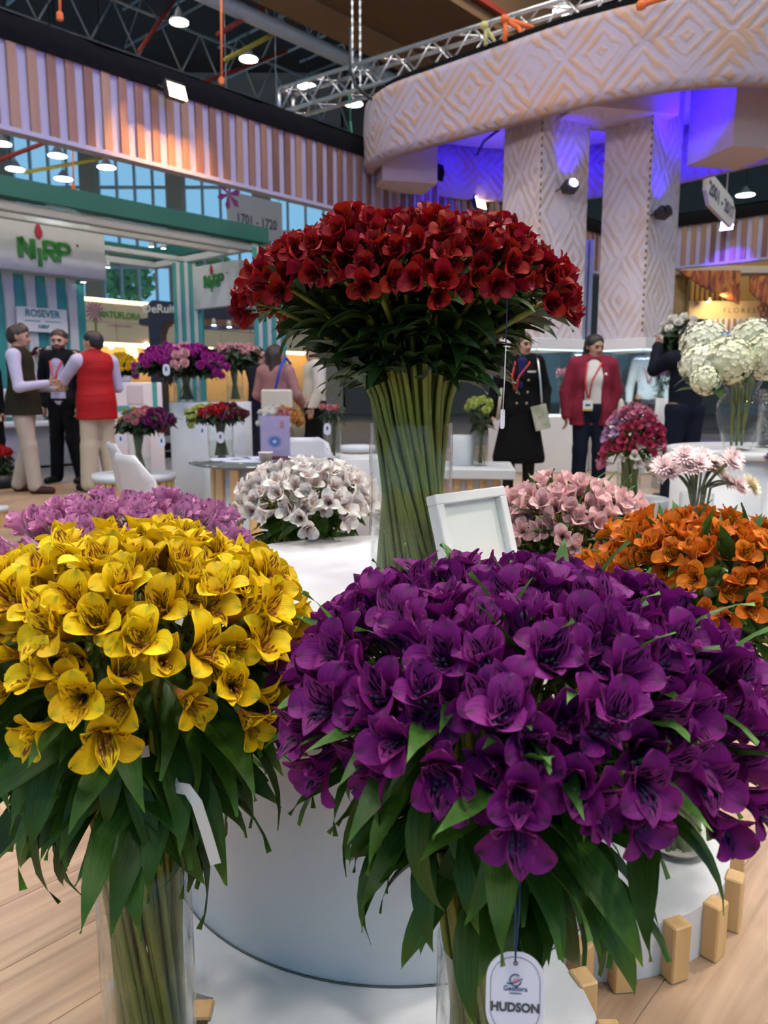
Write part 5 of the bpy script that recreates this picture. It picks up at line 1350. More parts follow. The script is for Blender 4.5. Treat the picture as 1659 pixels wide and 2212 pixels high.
# round white table with hydrangeas
tb = at(1665, 968, 3.7); TZ = tb.z
rt = thing('round_table', 'white round table carrying the hydrangea vase', 'table', (1.83, 3.72, 0))
MB().lathe([(0, TZ - .03), (.43, TZ - .03), (.435, TZ - .025), (.435, TZ - .005), (.43, TZ), (0, TZ)], 64).build('table_top', M_plinthwhite, rt)
MB().lathe([(0, 0), (.41, 0), (.41, TZ - .03), (0, TZ - .03)], 56).build('drum_base', M_plinthwhite, rt)
hv = at(1593, 968, 3.58)
urn = [(0, 0), (.055, 0), (.06, .005), (.075, .06), (.098, .14), (.105, .19), (.098, .225), (.075, .25), (.068, .265), (.078, .295), (.088, .315)]
vase(hv.x, 3.58, TZ, .1, .315, .10, 'urn-shaped glass vase of hydrangeas on the white table', 'glass_urn_vase', urn)
M_hyd = mat('hydrangea_floret', (.80, .77, .68), .7, (.72, .74, .50), 9)
M_hyd2 = mat('green_hydrangea_floret', (.66, .70, .38), .7, (.80, .77, .64), 9)
def hyd_mesh(R_, n, seed):
    r_ = random.Random(seed); m = MB(); m.lathe([(R_ * .8 * math.sin(R(a)), -R_ * .8 * math.cos(R(a))) for a in range(0, 181, 30)], 10)
    for i in range(n):
        z = 1 - 1.9 * (i + .5) / n; a = i * 2.399963; s = math.sqrt(max(0, 1 - z * z)); d = Vector((s * math.cos(a), s * math.sin(a), z)); d = (d + Vector((r_.gauss(0, .06), r_.gauss(0, .06), r_.gauss(0, .06)))).normalized()
        c = d * R_ * r_.uniform(.92, 1.06); t1 = Quaternion(d, r_.random() * 3) @ d.orthogonal().normalized(); t2 = d.cross(t1); k = .017 * R_ / .1
        for j in range(4):
            e = t1 * math.cos(j * math.pi / 2) + t2 * math.sin(j * math.pi / 2); f = d.cross(e)
            m.add([c, c + e * k * .6 + f * k * .5 + d * .002, c + e * k + d * .004, c + e * k * .6 - f * k * .5 + d * .002], [(0, 1, 2, 3)])
    return m.mesh('florets')
HM = [hyd_mesh(.1, 190, i) for i in range(2)]
for k, (u, v, y, R_, gm, lab) in enumerate(((1523, 745, 3.62, .105, M_hyd, 'creamy hydrangea head highest next to the white pompoms'), (1517, 790, 3.5, .095, M_hyd, 'creamy hydrangea head lowest next to the dark-clad man'), (1575, 780, 3.42, .10, M_hyd2, 'greenish hydrangea head in the middle of the urn vase'),
                                        (1524, 822, 3.4, .062, M_hyd2, 'small greenish hydrangea head hanging lowest over the urn vase'), (1625, 738, 3.62, .10, M_hyd, 'cream hydrangea head highest at the picture edge'), (1662, 770, 3.5, .105, M_hyd2, 'green and cream hydrangea head cut by the picture edge'))):
    p = at(u, v, y); b = Vector((hv.x + (k - 2.5) * .012, 3.58 + (k % 2) * .03, TZ + .02))
    st = thing('hydrangea', lab, 'flower', b, 0, 'hydrangeas in the urn vase')
    q = Vector((hv.x + (k - 2.5) * .016, 3.58, TZ + .27)); MB().tube([Vector(), (q - b) * .5, q - b] + [x - b for x in bezier(q, q + Vector((0, 0, .08)), p, 4)[1:]], .005, 6).build('stalk', M_stem, st)
    o = link('florets', HM[k % 2], st, gm, p - b, (k * .7, k * .4, k), (R_ / .1)); tag(o, kind='stuff')
    for j in range(4):
        az = j * 1.57 + k; e = Vector((math.cos(az), math.sin(az), .05)).normalized(); zz = (Vector((0, 0, 1)) - e * e.z).normalized()
        link('leaf', LEAF_MUM[j % 3], st, M_leaf_dark, (p - b) * .86, Matrix((e, zz.cross(e), zz)).transposed().to_quaternion(), .15)
sv = at(1672, 968, 3.75)
t = thing('pebble_vase', 'glass vase filled with grey pebbles at the picture edge', 'vase', (sv.x, 3.75, TZ))
MB().lathe([(0, 0), (.08, 0), (.085, .28), (.08, .28), (.075, .01), (0, .01)], 32).build('glass', M_vase, t)
pb = MB().lathe([(0, -.011), (.014, -.007), (.019, 0), (.014, .007), (0, .011)], 8).mesh('pebble'); r_ = random.Random(3)
M_pebble = mat('grey_pebble', (.30, .29, .28), .6, (.42, .41, .40), 30)
for i in range(110):
    a = i * 2.4; lay = i // 10; rr = .056 if i % 10 else .02
    link('pebble', pb, t, M_pebble, (rr * math.cos(a), rr * math.sin(a), .025 + lay * .022), (r_.random() * 3, r_.random() * 3, 0), r_.uniform(.8, 1.1))

# pale pink decorative chrysanthemums on bare stems
def daisy_mesh(r, seed):
    r_ = random.Random(seed); m = MB()
    for ring, (n, rad, el) in enumerate(((20, 1.0, .15), (18, .88, .45), (15, .68, .8), (10, .45, 1.1))):
        for i in range(n):
            a = 2 * math.pi * (i + ring * .5 + r_.uniform(-.2, .2)) / n; e = el + r_.uniform(-.12, .12)
            d = Vector((math.cos(a) * math.cos(e), math.sin(a) * math.cos(e), math.sin(e))); s = Vector((-math.sin(a), math.cos(a), 0)); L = r * rad; w = r * .13; up = s.cross(d) * -1
            m.add([d * L * .1, d * L * .55 + s * w - up * w * .3, d * L - up * w * .2, d * L * .55 - s * w - up * w * .3], [(0, 1, 2, 3)], True)
    return m.mesh('petals')
DAISY = [daisy_mesh(.052, i) for i in range(2)]
M_dpink = mat('pale_pink_petal', (.80, .55, .58), .6, (.84, .64, .60), 30); M_dyel = mat('cream_petal', (.84, .74, .40), .6, (.84, .66, .52), 30); M_dcen = mat('yellow_centre', (.62, .50, .10), .8)
M_stemdark = mat('dark_stem', (.06, .075, .035), .6)
pv = at(1500, 1150, 2.85)
pz = drum(1500, 2.85, 1190, .2, 'low white plinth hidden behind the orange flowers')
vase(pv.x, 2.85, pz.z, .06, .22, .1, 'glass vase of pale pink chrysanthemums behind the orange bouquet')
for k, (u, v, cream) in enumerate(((1432, 1006, 0), (1455, 996, 0), (1478, 984, 0), (1500, 990, 0), (1520, 986, 0), (1492, 1008, 0), (1448, 1020, 0), (1543, 1012, 1), (1580, 1000, 0), (1586, 988, 0), (1570, 1042, 0), (1595, 1050, 0), (1620, 1050, 1), (1540, 1000, 0), (1510, 1002, 0))):
    p = at(u, v, 2.85 + .05 * math.sin(k * 2.1)); b = Vector((pv.x + .02 * math.cos(k), 2.85 + .02 * math.sin(k), pz.z + .02))
    st = thing('pale_pink_chrysanthemum', 'pale pink chrysanthemum on a bare stem beside the white table' if not cream else 'cream-hearted chrysanthemum on a bare stem beside the white table', 'flower', b, 0, 'pale chrysanthemums on bare stems' if not cream else 'cream-hearted chrysanthemums on bare stems')
    q = Vector((pv.x + (p.x - pv.x) * .25, 2.85, pz.z + .24)); out = Vector(((p.x - pv.x) * 2.2, (p.y - 2.85) - .35, .55 - abs(p.x - pv.x))).normalized()
    MB().tube([Vector()] + [x - b for x in bezier(q, q + (p - q) * .45 + Vector((0, 0, .03)), p, 5)], .0042, 6).build('stalk', M_stemdark, st)
    o = link('petals', DAISY[k % 2], st, M_dyel if cream else M_dpink, p - b, quat_from(None, out), 1.0 + .15 * cream)
    if cream: MB().lathe([(0, .0), (.014, .004), (.012, .016), (0, .022)], 10).build('flower_centre', M_dcen, st, p - b, quat_from(None, out))
o = at(1663, 990, 3.3)
vt = thing('violet_pompom', 'violet pompom flower cut by the picture edge', 'flower', (o.x + .02, 3.3, at(1660, 1190, 3.3).z)); z0 = vt.location.z
link('bloom', BIGPOM, vt, MC['lilac'], (0, 0, o.z - z0), None, .75); MB().tube([(0, 0, 0), (0, 0, o.z - z0 - .03)], .004, 6).build('stalk', M_stemdark, vt)

# glass table with leaflets, cup and poster
gt = at(566, 997, 3.85); GZ = .755
tbl = thing('glass_table', 'round glass table on a slatted drum beside the white chairs', 'table', (gt.x, 3.85, 0))
MB().lathe([(0, GZ - .012), (.355, GZ - .012), (.36, GZ - .006), (.355, GZ), (0, GZ)], 56).build('table_top', mat('smoked_glass', (.09, .11, .11), .04, (.08, .10, .10), 2, coat=.6), tbl)
MB().lathe([(0, 0), (.24, 0), (.24, GZ - .012), (0, GZ - .012)], 40).build('drum', M_plinthwhite, tbl)
sm = MB().bevbox((0, 0, (GZ - .02) / 2), (.02, .05, GZ - .03), .003).mesh('slat')
for k in range(16): a = 2 * math.pi * k / 16; link('slat', sm, tbl, M_pine, (.246 * math.cos(a), .246 * math.sin(a), 0), (0, 0, a))
M_leaflet = mat('leaflet_print', (.62, .58, .72), .35, (.40, .50, .70), 14)
for dx, dy, a, lab in ((-.16, .02, 20, 'printed leaflet on the glass table nearest the chairs'), (-.06, -.08, -12, 'printed leaflet lying open on the glass table'), (-.02, .12, 40, 'printed leaflet under the poster on the glass table')):
    tag(MB().bevbox((0, 0, .002), (.20, .14, .003), .001).build('leaflet', M_leaflet, None, (gt.x + dx, 3.85 + dy, GZ), (0, 0, R(a))), lab, 'leaflet')
cp = at(574, 990, 3.72); t = thing('paper_cup', 'small kraft paper cup on the glass table', 'cup', (cp.x, 3.72, GZ)); MB().lathe([(0, 0), (.028, 0), (.034, .045), (.035, .048), (.032, .046), (.026, .004), (0, .004)], 24).build('cup', mat('kraft', (.58, .42, .34), .7), t); MB().lathe([(.033, .045), (.036, .045), (.036, .049), (.033, .049)], 24, closed=True).build('rim', M_casewhite, t)
po = at(595, 985, 3.8); ph_ = at(595, 897, 3.8).z - GZ
pst = thing('poster_stand', 'acrylic stand holding a violet poster with a blue eye-like picture', 'poster stand', (po.x, 3.80, GZ), R(-6))
def poster_mat():
    m, nt, b = nodes_of('violet_poster'); tc = nd(nt, 'ShaderNodeTexCoord'); sp = nd(nt, 'ShaderNodeSeparateXYZ'); nt.links.new(tc.outputs['Generated'], sp.inputs[0])
    dx = mth(nt, 'MULTIPLY', mth(nt, 'SUBTRACT', sp.outputs[0], .48), 1.0); dz = mth(nt, 'MULTIPLY', mth(nt, 'SUBTRACT', sp.outputs[2], .42), 1.7)
    rr = mth(nt, 'SQRT', mth(nt, 'ADD', mth(nt, 'MULTIPLY', dx, dx), mth(nt, 'MULTIPLY', dz, dz)))
    cr = nd(nt, 'ShaderNodeValToRGB'); e = cr.color_ramp.elements; e[0].position = 0; e[0].color = (.6, .55, .7, 1); e[1].position = 1; e[1].color = (.52, .33, .62, 1)
    for p_, c_ in ((.06, (.55, .5, .65)), (.08, (.03, .12, .45)), (.16, (.05, .18, .55)), (.20, (.25, .22, .45)), (.27, (.52, .36, .62))): x = e.new(p_); x.color = c4(c_)
    nt.links.new(rr, cr.inputs[0]); band = mth(nt, 'LESS_THAN', sp.outputs[2], .09)
    nt.links.new(mixc(nt, band, cr.outputs[0], (.30, .06, .08)), b.inputs['Base Color']); b.inputs['Roughness'].default_value = .3; return m
MB().box((0, .004, ph_ / 2), (.148, .003, ph_ - .008)).build('poster', poster_mat(), pst)
MB().box((0, 0, ph_ / 2), (.156, .003, ph_)).build('front_sheet', M_caseglass, pst); MB().bevbox((0, .02, .004), (.156, .07, .006), .002).build('foot', M_caseglass, pst)
MB().box((.036, .0018, ph_ * .80), (.018, .0008, .036)).build('seal_print', mat('rose_print', (.48, .18, .24), .6), pst)

# white shell chairs
M_plastic = mat('white_plastic', (.62, .60, .64), .35, (.60, .58, .62), 3)
M_beech = wood_mat('beech_leg', (.60, .40, .22), (.48, .30, .15), 1, 'Z', .5)
def chair_meshes():
    prof = [(-.225, .415), (-.20, .435), (-.10, .435), (.02, .425), (.12, .425), (.18, .45), (.215, .52), (.235, .60), (.25, .70), (.262, .78), (.268, .815)]
    hw = [.19, .215, .225, .225, .22, .215, .212, .205, .195, .17, .11]; n = len(prof)
    def surf(off):
        m = MB()
        for j in range(n):
            t = Vector((prof[min(j + 1, n - 1)][0] - prof[max(j - 1, 0)][0], prof[min(j + 1, n - 1)][1] - prof[max(j - 1, 0)][1])).normalized(); nx = Vector((-t.y, t.x))
            for i in range(9):
                x = (i / 8 - .5) * 2; lift = .055 * abs(x) ** 3 * (1 if 1 < j < 9 else .3); p = Vector(prof[j]) + nx * (lift + off); m.v.append((x * hw[j], p.x, p.y))
        for j in range(n - 1):
            for i in range(8): a = j * 9 + i; m.f.append((a, a + 1, a + 10, a + 9)); m.smooth.append(True)
        return m
    a, b = surf(0), surf(-.008); k = len(a.v); a.v += b.v; a.f += [tuple(reversed([i + k for i in f])) for f in b.f]; a.smooth += b.smooth
    bd = [i for i in range(9)] + [j * 9 + 8 for j in range(1, n)] + [(n - 1) * 9 + i for i in range(7, -1, -1)] + [j * 9 for j in range(n - 2, 0, -1)]
    for i in range(len(bd)): p, q = bd[i], bd[(i + 1) % len(bd)]; a.f.append((q, p, p + k, q + k)); a.smooth.append(True)
    return a.mesh('shell')
SHELL = chair_meshes()
for u, v, y, a, lab in ((345, 962, 4.35, 118, 'white shell chair facing the glass table, nearer the chrysanthemum plinth'), (388, 1004, 3.62, 128, 'white shell chair right behind the orchid-pink bouquet'), (640, 960, 4.45, 0, 'lilac-lit white shell chair behind the poster')):
    p = at(u, v, y); ch_ = thing('shell_chair', lab, 'chair', (p.x, y, 0), R(a)); link('shell', SHELL, ch_, M_plastic)
    for sx in (-1, 1):
        for sy in (-1, 1): MB().tube([(sx * .13, sy * .11 - .03, .42), (sx * .22, sy * .20 - .03, 0)], [.013, .010], 8).build('leg', M_beech, ch_)
    MB().tube([(-.17, -.18, .18), (.17, .14, .18)], .006, 6).build('brace', M_blackmetal, ch_); MB().tube([(.17, -.18, .18), (-.17, .14, .18)], .006, 6).build('brace', M_blackmetal, ch_)

# oval tags on the background bouquets
for u, v, y, lab in ((359, 799, 5.45, 'lilac oval tag on the magenta chrysanthemums'), (349, 954, 4.68, 'lilac oval tag on the bouquet by the white chair'), (437, 932, 4.82, 'lilac oval tag below the lime chrysanthemums'), (476, 945, 4.8, 'lilac oval tag below the bright red chrysanthemums'), (261, 950, 4.72, 'pale oval tag beside the man in the red vest'), (707, 927, 4.7, 'lilac oval tag on the slim carnation vase')):
    t = thing('oval_tag', lab, 'tag', at(u, v, y), R(-10)); k = y / FPX
    card(16 * k, 25 * k, 7.8 * k, .002, 5).build('card', M_tag, t); MB().tube([(0, .001, 12 * k), (0, .03, 12 * k + .06), (0, .14, 12 * k + .16)], .0015, 4).build('cord', M_bluecord, t)
    MB().box((0, -.001, 2 * k), (4 * k, .001, 8 * k)).build('print', M_ink, t)

# bits at the picture edge
rb = at(6, 1000, 8.9)
t = thing('flower_bucket', 'dark bucket of red flowers on the aisle floor at the picture edge', 'bucket', (rb.x, 8.9, -.03)); MB().lathe([(0, 0), (.11, 0), (.14, .16), (.13, .16), (.10, .02), (0, .02)], 20).build('bucket', M_blackmetal, t)
mum_bouquet((rb.x, 8.9, -.02), .10, .14, px_dome(4, 8.9, 28, 962, 985), 16, 2, lambda S, r: 'bright red', 'the dark bucket at the picture edge', 51, 1.3, 6, leaf_len=(.08, .12))
drum(-6, 6.2, 1094, .085, 'small slatted plinth cut by the picture edge', 12)
# ------------------------------------------------------------------ people: smooth implicit bodies turned into one continuous mesh each
def sd_prim(pr, X, Y, Z):
    a, b, r0, r1, sx, sy = pr['a'], pr['b'], pr['r0'], pr['r1'], pr.get('sx', 1.0), pr.get('sy', 1.0)
    ax, ay, az = a; bx, by, bz = (b[0] - ax) / sx, (b[1] - ay) / sy, b[2] - az
    x, y, z = (X - ax) / sx, (Y - ay) / sy, Z - az
    L = bx * bx + by * by + bz * bz
    t = np.clip((x * bx + y * by + z * bz) / L, 0, 1) if L > 1e-10 else 0.0
    d = np.sqrt((x - t * bx) ** 2 + (y - t * by) ** 2 + (z - t * bz) ** 2) - (r0 + (r1 - r0) * t)
    return d * min(sx, sy, 1.0) if (sx < 1 or sy < 1) else d

def cap(a, b, r0, r1=None, sx=1.0, sy=1.0, op='u', k=.018, m=0):
    return dict(a=tuple(a), b=tuple(b), r0=r0, r1=r0 if r1 is None else r1, sx=sx, sy=sy, op=op, k=k, m=m)

def sdf_mesh(name, prims, h):
    """surface nets over the smooth union of prims; returns the mesh (material index per face from the nearest prim)"""
    lo = np.array([1e9] * 3); hi = -lo
    for p in prims:
        if p['op'] != 'u': continue
        r = max(p['r0'], p['r1']) * max(1, p['sx'], p['sy']) + .03
        for q in (p['a'], p['b']): lo = np.minimum(lo, np.array(q) - r); hi = np.maximum(hi, np.array(q) + r)
    n = np.ceil((hi - lo) / h).astype(int) + 1
    g = [lo[i] + h * np.arange(n[i]) for i in range(3)]
    D = np.full(n, 1.0, np.float32); IDX = np.zeros(n, np.int8); BEST = np.full(n, 9.0, np.float32)
    for p in prims:
        if p['op'] == 'p':          # cutting half-space: keep where nx*x+ny*y+nz*z < d
            X, Y, Z = np.meshgrid(*g, indexing='ij', sparse=True); nx, ny, nz, d0 = p['a'] + (p['r0'],)
            D = np.maximum(D, nx * X + ny * Y + nz * Z - d0).astype(np.float32); continue
        r = max(p['r0'], p['r1']) * max(1, p['sx'], p['sy']) + .07
        a, b = np.array(p['a']), np.array(p['b']); l2 = np.minimum(a, b) - r; h2 = np.maximum(a, b) + r
        sl = tuple(slice(max(0, int((l2[i] - lo[i]) / h)), max(0, min(n[i], int((h2[i] - lo[i]) / h) + 2))) for i in range(3))
        if any(s.stop <= s.start for s in sl): continue
        X, Y, Z = np.meshgrid(*(g[i][sl[i]] for i in range(3)), indexing='ij', sparse=True)
        d = sd_prim(p, X, Y, Z).astype(np.float32); c = D[sl]
        if p['op'] == 'u':
            k = p['k']; hh = np.clip(.5 + .5 * (c - d) / k, 0, 1); D[sl] = c + (d - c) * hh - k * hh * (1 - hh)
            bt = BEST[sl]; w = d < bt; IDX[sl][w] = p['m']; bt[w] = d[w]
        elif p['op'] == 's': D[sl] = np.maximum(c, -d)
    s = D < 0
    c = np.zeros(n - 1, np.int8)
    for i in (0, 1):
        for j in (0, 1):
            for k in (0, 1): c += s[i:n[0] - 1 + i, j:n[1] - 1 + j, k:n[2] - 1 + k]
    act = (c > 0) & (c < 8); ii = np.argwhere(act); nid = np.full(n - 1, -1, np.int32); nid[act] = np.arange(len(ii))
    pos = np.zeros((len(ii), 3)); cnt = np.zeros(len(ii))
    cor = [(i, j, k) for i in (0, 1) for j in (0, 1) for k in (0, 1)]
    for A in cor:
        for ax in range(3):
            if A[ax]: continue
            Bc = list(A); Bc[ax] = 1
            da = D[ii[:, 0] + A[0], ii[:, 1] + A[1], ii[:, 2] + A[2]]; db = D[ii[:, 0] + Bc[0], ii[:, 1] + Bc[1], ii[:, 2] + Bc[2]]
            cr = (da < 0) != (db < 0); t = np.where(cr, da / np.where(np.abs(da - db) < 1e-9, 1, da - db), 0)
            q = np.array(A, float)[None, :].repeat(len(ii), 0); q[:, ax] = t
            pos[cr] += q[cr]; cnt[cr] += 1
    vs = lo + (ii + pos / np.maximum(cnt, 1)[:, None]) * h
    quads = []
    for ax in range(3):
        a1, a2 = (ax + 1) % 3, (ax + 2) % 3
        s0 = [slice(None)] * 3; s1 = [slice(None)] * 3; s0[ax] = slice(0, -1); s1[ax] = slice(1, None)
        ch = s[tuple(s0)] != s[tuple(s1)]; e = np.argwhere(ch); ok = (e[:, a1] > 0) & (e[:, a2] > 0) & (e[:, a1] < n[a1] - 1) & (e[:, a2] < n[a2] - 1); e = e[ok]
        ins = s[tuple(s0)][e[:, 0], e[:, 1], e[:, 2]]
        def cell(d1, d2):
            q = e.copy(); q[:, a1] -= d1; q[:, a2] -= d2; return nid[q[:, 0], q[:, 1], q[:, 2]]
        f = np.stack([cell(1, 1), cell(0, 1), cell(0, 0), cell(1, 0)], 1); f[~ins] = f[~ins][:, ::-1]; quads.append(f)
    F = np.concatenate(quads); F = F[(F >= 0).all(1)]
    me = bpy.data.meshes.new(name); me.vertices.add(len(vs)); me.vertices.foreach_set('co', vs.astype(np.float32).ravel())
    me.loops.add(F.size); me.loops.foreach_set('vertex_index', F.astype(np.int32).ravel())
    me.polygons.add(len(F)); me.polygons.foreach_set('loop_start', np.arange(0, F.size, 4, dtype=np.int32)); me.polygons.foreach_set('use_smooth', np.ones(len(F), bool))
    cen = vs[F].mean(1); gi = np.clip(((cen - lo) / h + .5).astype(int), 0, n - 1); mi = IDX[gi[:, 0], gi[:, 1], gi[:, 2]].astype(np.int32)
    me.polygons.foreach_set('material_index', mi); me.update(calc_edges=True); me.validate(); return me

M_skin = [mat('skin_' + n, c, .55, tuple(x * .88 for x in c), 20) for n, c in (('a', (.52, .30, .21)), ('b', (.46, .25, .17)), ('c', (.24, .12, .08)))]
M_lip = mat('lip', (.36, .12, .10), .5); M_eye = mat('eye_dark', (.03, .02, .02), .3)
M_hair = {k: mat('hair_' + k, c, .5, tuple(x * .5 for x in c), 70, stretch=(1, 1, .15)) for k, c in (('black', (.018, .014, .013)), ('brown', (.045, .026, .017)), ('chestnut', (.13, .065, .032)))}
def cloth(name, c, c2=None, bump=.35, scale=9, rough=.85, stretch=None): return mat('cloth_' + name, c, rough, c2 or tuple(x * .8 for x in c), scale, bump=bump, stretch=stretch, spec=.15)

def V(*a): return Vector(a)
def skeleton(arms, legs=None, H=1.75, head_yaw=0.0, head_nod=0.0, wide=1.0, lean=(0, 0)):
    J = dict(arms=arms, legs=legs or {}, yaw=head_yaw, nod=head_nod, wide=wide)
    return J
def hand(w, d, side, r=.0092, curl=.5, palmdown=None):
    """palm and five fingers from wrist w along d; side: towards the thumb"""
    w, d, side = Vector(w), Vector(d).normalized(), Vector(side); side = (side - d * side.dot(d)).normalized(); nrm = d.cross(side)
    out = [cap(w, w + d * .03, .024, .026, k=.015), cap(w + d * .035 + side * .018, w + d * .075 + side * .022, .017, .014, k=.012), cap(w + d * .035 - side * .016, w + d * .072 - side * .022, .017, .014, k=.012)]
    for i, (s, L) in enumerate(((.026, .066), (.009, .074), (-.009, .070), (-.026, .054))):
        a = w + d * .078 + side * s; b = a + (d * math.cos(curl * .6) + nrm * math.sin(curl * .6)) * L * .55; c = b + (d * math.cos(curl * 1.6) + nrm * math.sin(curl * 1.6)) * L * .5
        out += [cap(a, b, r, r * .95, k=.005), cap(b, c, r * .95, r * .8, k=.004)]
    a = w + d * .028 + side * .022; b = a + (d * .7 + side * .8).normalized() * .04; c = b + (d * .95 + side * .25 + nrm * .2).normalized() * .035
    return out + [cap(a, b, .013, .011, k=.008), cap(b, c, .011, .008, k=.004)]

def figure(H, yaw, nod, arms, legs, wide=1.0, female=False):
    """bones in the person's own frame: x to their right hand, y forward, z up; arms: {'R': (shoulder_off, elbow, wrist, hand_dir, thumb_side, curl)}"""
    s = H / 1.75; sw = (.165 if female else .19) * wide
    B = {}
    B['neck'] = cap((0, -.015, 1.58 * s), (0, -.02, 1.42 * s), .050 if female else .056, .062)
    B['yoke'] = cap((-sw * .82, -.01, 1.415 * s), (sw * .82, -.01, 1.415 * s), .066, sy=.95, k=.05)
    B['chest'] = cap((0, 0, 1.34 * s), (0, .005, 1.14 * s), .150 * wide, .130 * wide, 1.0, .74, k=.05)
    B['belly'] = cap((0, .005, 1.14 * s), (0, 0, .98 * s), .128 * wide, .148 * wide, 1.0, .80, k=.05)
    B['hips'] = cap((-.075, -.01, .935 * s), (.075, -.01, .935 * s), .098 * (1.05 if female else 1.0), sy=1.0, k=.04)
    if female: B['bust'] = cap((-.065, .075, 1.27 * s), (.065, .075, 1.27 * s), .062, k=.06)
    for S, sg in (('R', 1), ('L', -1)):
        e, w = Vector(arms[S][0]), Vector(arms[S][1]); sh = Vector((sg * sw, -.01, 1.415 * s))
        B['upper' + S] = cap(sh, e, .058 if not female else .050, .043, k=.03); B['fore' + S] = cap(e, w, .043, .029, k=.02)
        hip = Vector((sg * .088, -.005, .92 * s)); kn = Vector(legs.get('knee' + S, (sg * .10, .02, .50 * s))); an = Vector(legs.get('ank' + S, (sg * .105, -.02, .085)))
        B['thigh' + S] = cap(hip, kn, .092, .060, k=.04); B['calf' + S] = cap(kn, an, .058, .040, k=.03)
        td = legs.get('toe' + S, (sg * .03, .17, 0)); B['foot' + S] = cap(an + Vector((0, -.02, -.035)), an + Vector((td[0], td[1], -.050)), .043, .034, k=.03)
        B['hand' + S] = hand(w, arms[S][2], arms[S][3], curl=arms[S][4] if len(arms[S]) > 4 else .5)
    return B, s

def head_prims(s, yaw, nod, z0, female=False, beard=False):
    """head at the top of the neck, with nose, brow, ears, lips and eyes; material 0 skin, 1 lips, 2 eyes and brows, 3 beard"""
    M = Matrix.Translation((0, 0, z0)) @ Matrix.Rotation(yaw, 4, 'Z') @ Matrix.Rotation(nod, 4, 'X')
    k = 1.0 if not female else .95
    P = lambda x, y, z: tuple(M @ Vector((x * k, y * k, z * k)))
    out = [cap(P(0, -.012, .105), P(0, .008, .10), .088 * k, .084 * k, k=.03), cap(P(0, .02, .06), P(0, .045, .005), .062 * k, .040 * k, k=.04), cap(P(-.028, .055, .012), P(.028, .055, .012), .030 * k, k=.03),
           cap(P(-.03, .072, .098), P(.03, .072, .098), .020, k=.02), cap(P(0, .088, .080), P(0, .108, .052), .010, .014, k=.012), cap(P(-.014, .092, .046), P(.014, .092, .046), .010, k=.008),
           cap(P(-.045, .062, .055), P(-.03, .072, .045), .022, k=.02), cap(P(.045, .062, .055), P(.03, .072, .045), .022, k=.02)]
    for sg in (-1, 1):
        out += [cap(P(sg * .083, -.012, .085), P(sg * .080, -.008, .050), .016, .011, k=.008), cap(P(sg * .031, .086, .081), P(sg * .035, .085, .081), .0075, k=.002, m=2), cap(P(sg * .020, .094, .099), P(sg * .046, .086, .100), .0055, .004, k=.002, m=2)]
    out += [cap(P(-.020, .093, .018), P(.020, .093, .018), .0075, k=.004, m=1)]
    if beard: out += [cap(P(-.045, .055, .008), P(.045, .055, .008), .034, k=.02, m=3), cap(P(-.02, .092, .031), P(.02, .092, .031), .009, k=.004, m=3), cap(P(0, .08, -.012), P(0, .075, -.02), .024, k=.02, m=3)]
    return out, P

def grow(p, g, **kw):
    q = dict(p); q['r0'] += g; q['r1'] += g; q.update(kw); return q
def plane(nx, ny, nz, d): return dict(a=(nx, ny, nz), b=(0, 0, 0), r0=d, r1=d, sx=1, sy=1, op='p', k=0, m=0)

def person(label, loc, heading, H, arms, garments, hair, skin=0, legs=None, yaw=0.0, nod=0.0, wide=1.0, female=False, beard=False, h=.0075, hairstyle='short', extras=None):
    """heading: world direction the body faces, in degrees from +x"""
    B, s = figure(H, yaw, nod, arms, legs or {}, wide, female)
    z0 = 1.535 * s
    hp, P = head_prims(s, yaw, nod, z0, female, beard)
    prims = hp + [v for k_, v in B.items() if not k_.startswith('hand')] + B['handR'] + B['handL']
    me = sdf_mesh('person', prims, h)
    for m_ in (M_skin[skin], M_lip, M_eye, M_hair['brown'] if beard else M_eye): me.materials.append(m_)
    o = bpy.data.objects.new('person', me); COL.objects.link(o); o.location = loc; o.rotation_euler = (0, 0, R(heading - 90)); tag(o, label, 'person')
    # hair: a cap around the skull without the face
    hr = [cap(P(0, -.022, .108), P(0, -.004, .118), .097, .090, k=.02), cap(P(0, -.05, .06), P(0, -.05, .085), .066, k=.03)]
    if hairstyle == 'long': hr += [cap(P(-.07, -.01, .09), P(-.085, .0, -.10), .034, .030, k=.03), cap(P(.07, -.01, .09), P(.085, .0, -.10), .034, .030, k=.03), cap(P(-.04, -.06, .06), P(-.05, -.07, -.16), .05, .04, k=.04), cap(P(.04, -.06, .06), P(.05, -.07, -.16), .05, .04, k=.04)]
    if hairstyle == 'tied': hr += [cap(P(-.02, -.07, .04), P(-.06, -.06, -.12), .045, .04, k=.04), cap(P(.03, -.07, .03), P(.07, -.05, -.12), .045, .038, k=.03)]
    if hairstyle == 'wavy': hr += [cap(P(0, .05, .155), P(.0, .02, .175), .045, .05, k=.04)]
    fc = P(0, .105, .055); fc2 = P(0, .10, .085)
    hr += [dict(cap(fc, fc2, .083, .068), op='s'), dict(cap(P(0, .09, .0), P(0, .06, -.05), .075, .05), op='s')]
    link('hair', sdf_mesh('hair', hr, h), o, M_hair[hair])
    for nm, m_, bones in garments(B, s): link(nm, sdf_mesh(nm, bones, h), o, m_)
    if extras: extras(o, B, s, P)
    return o

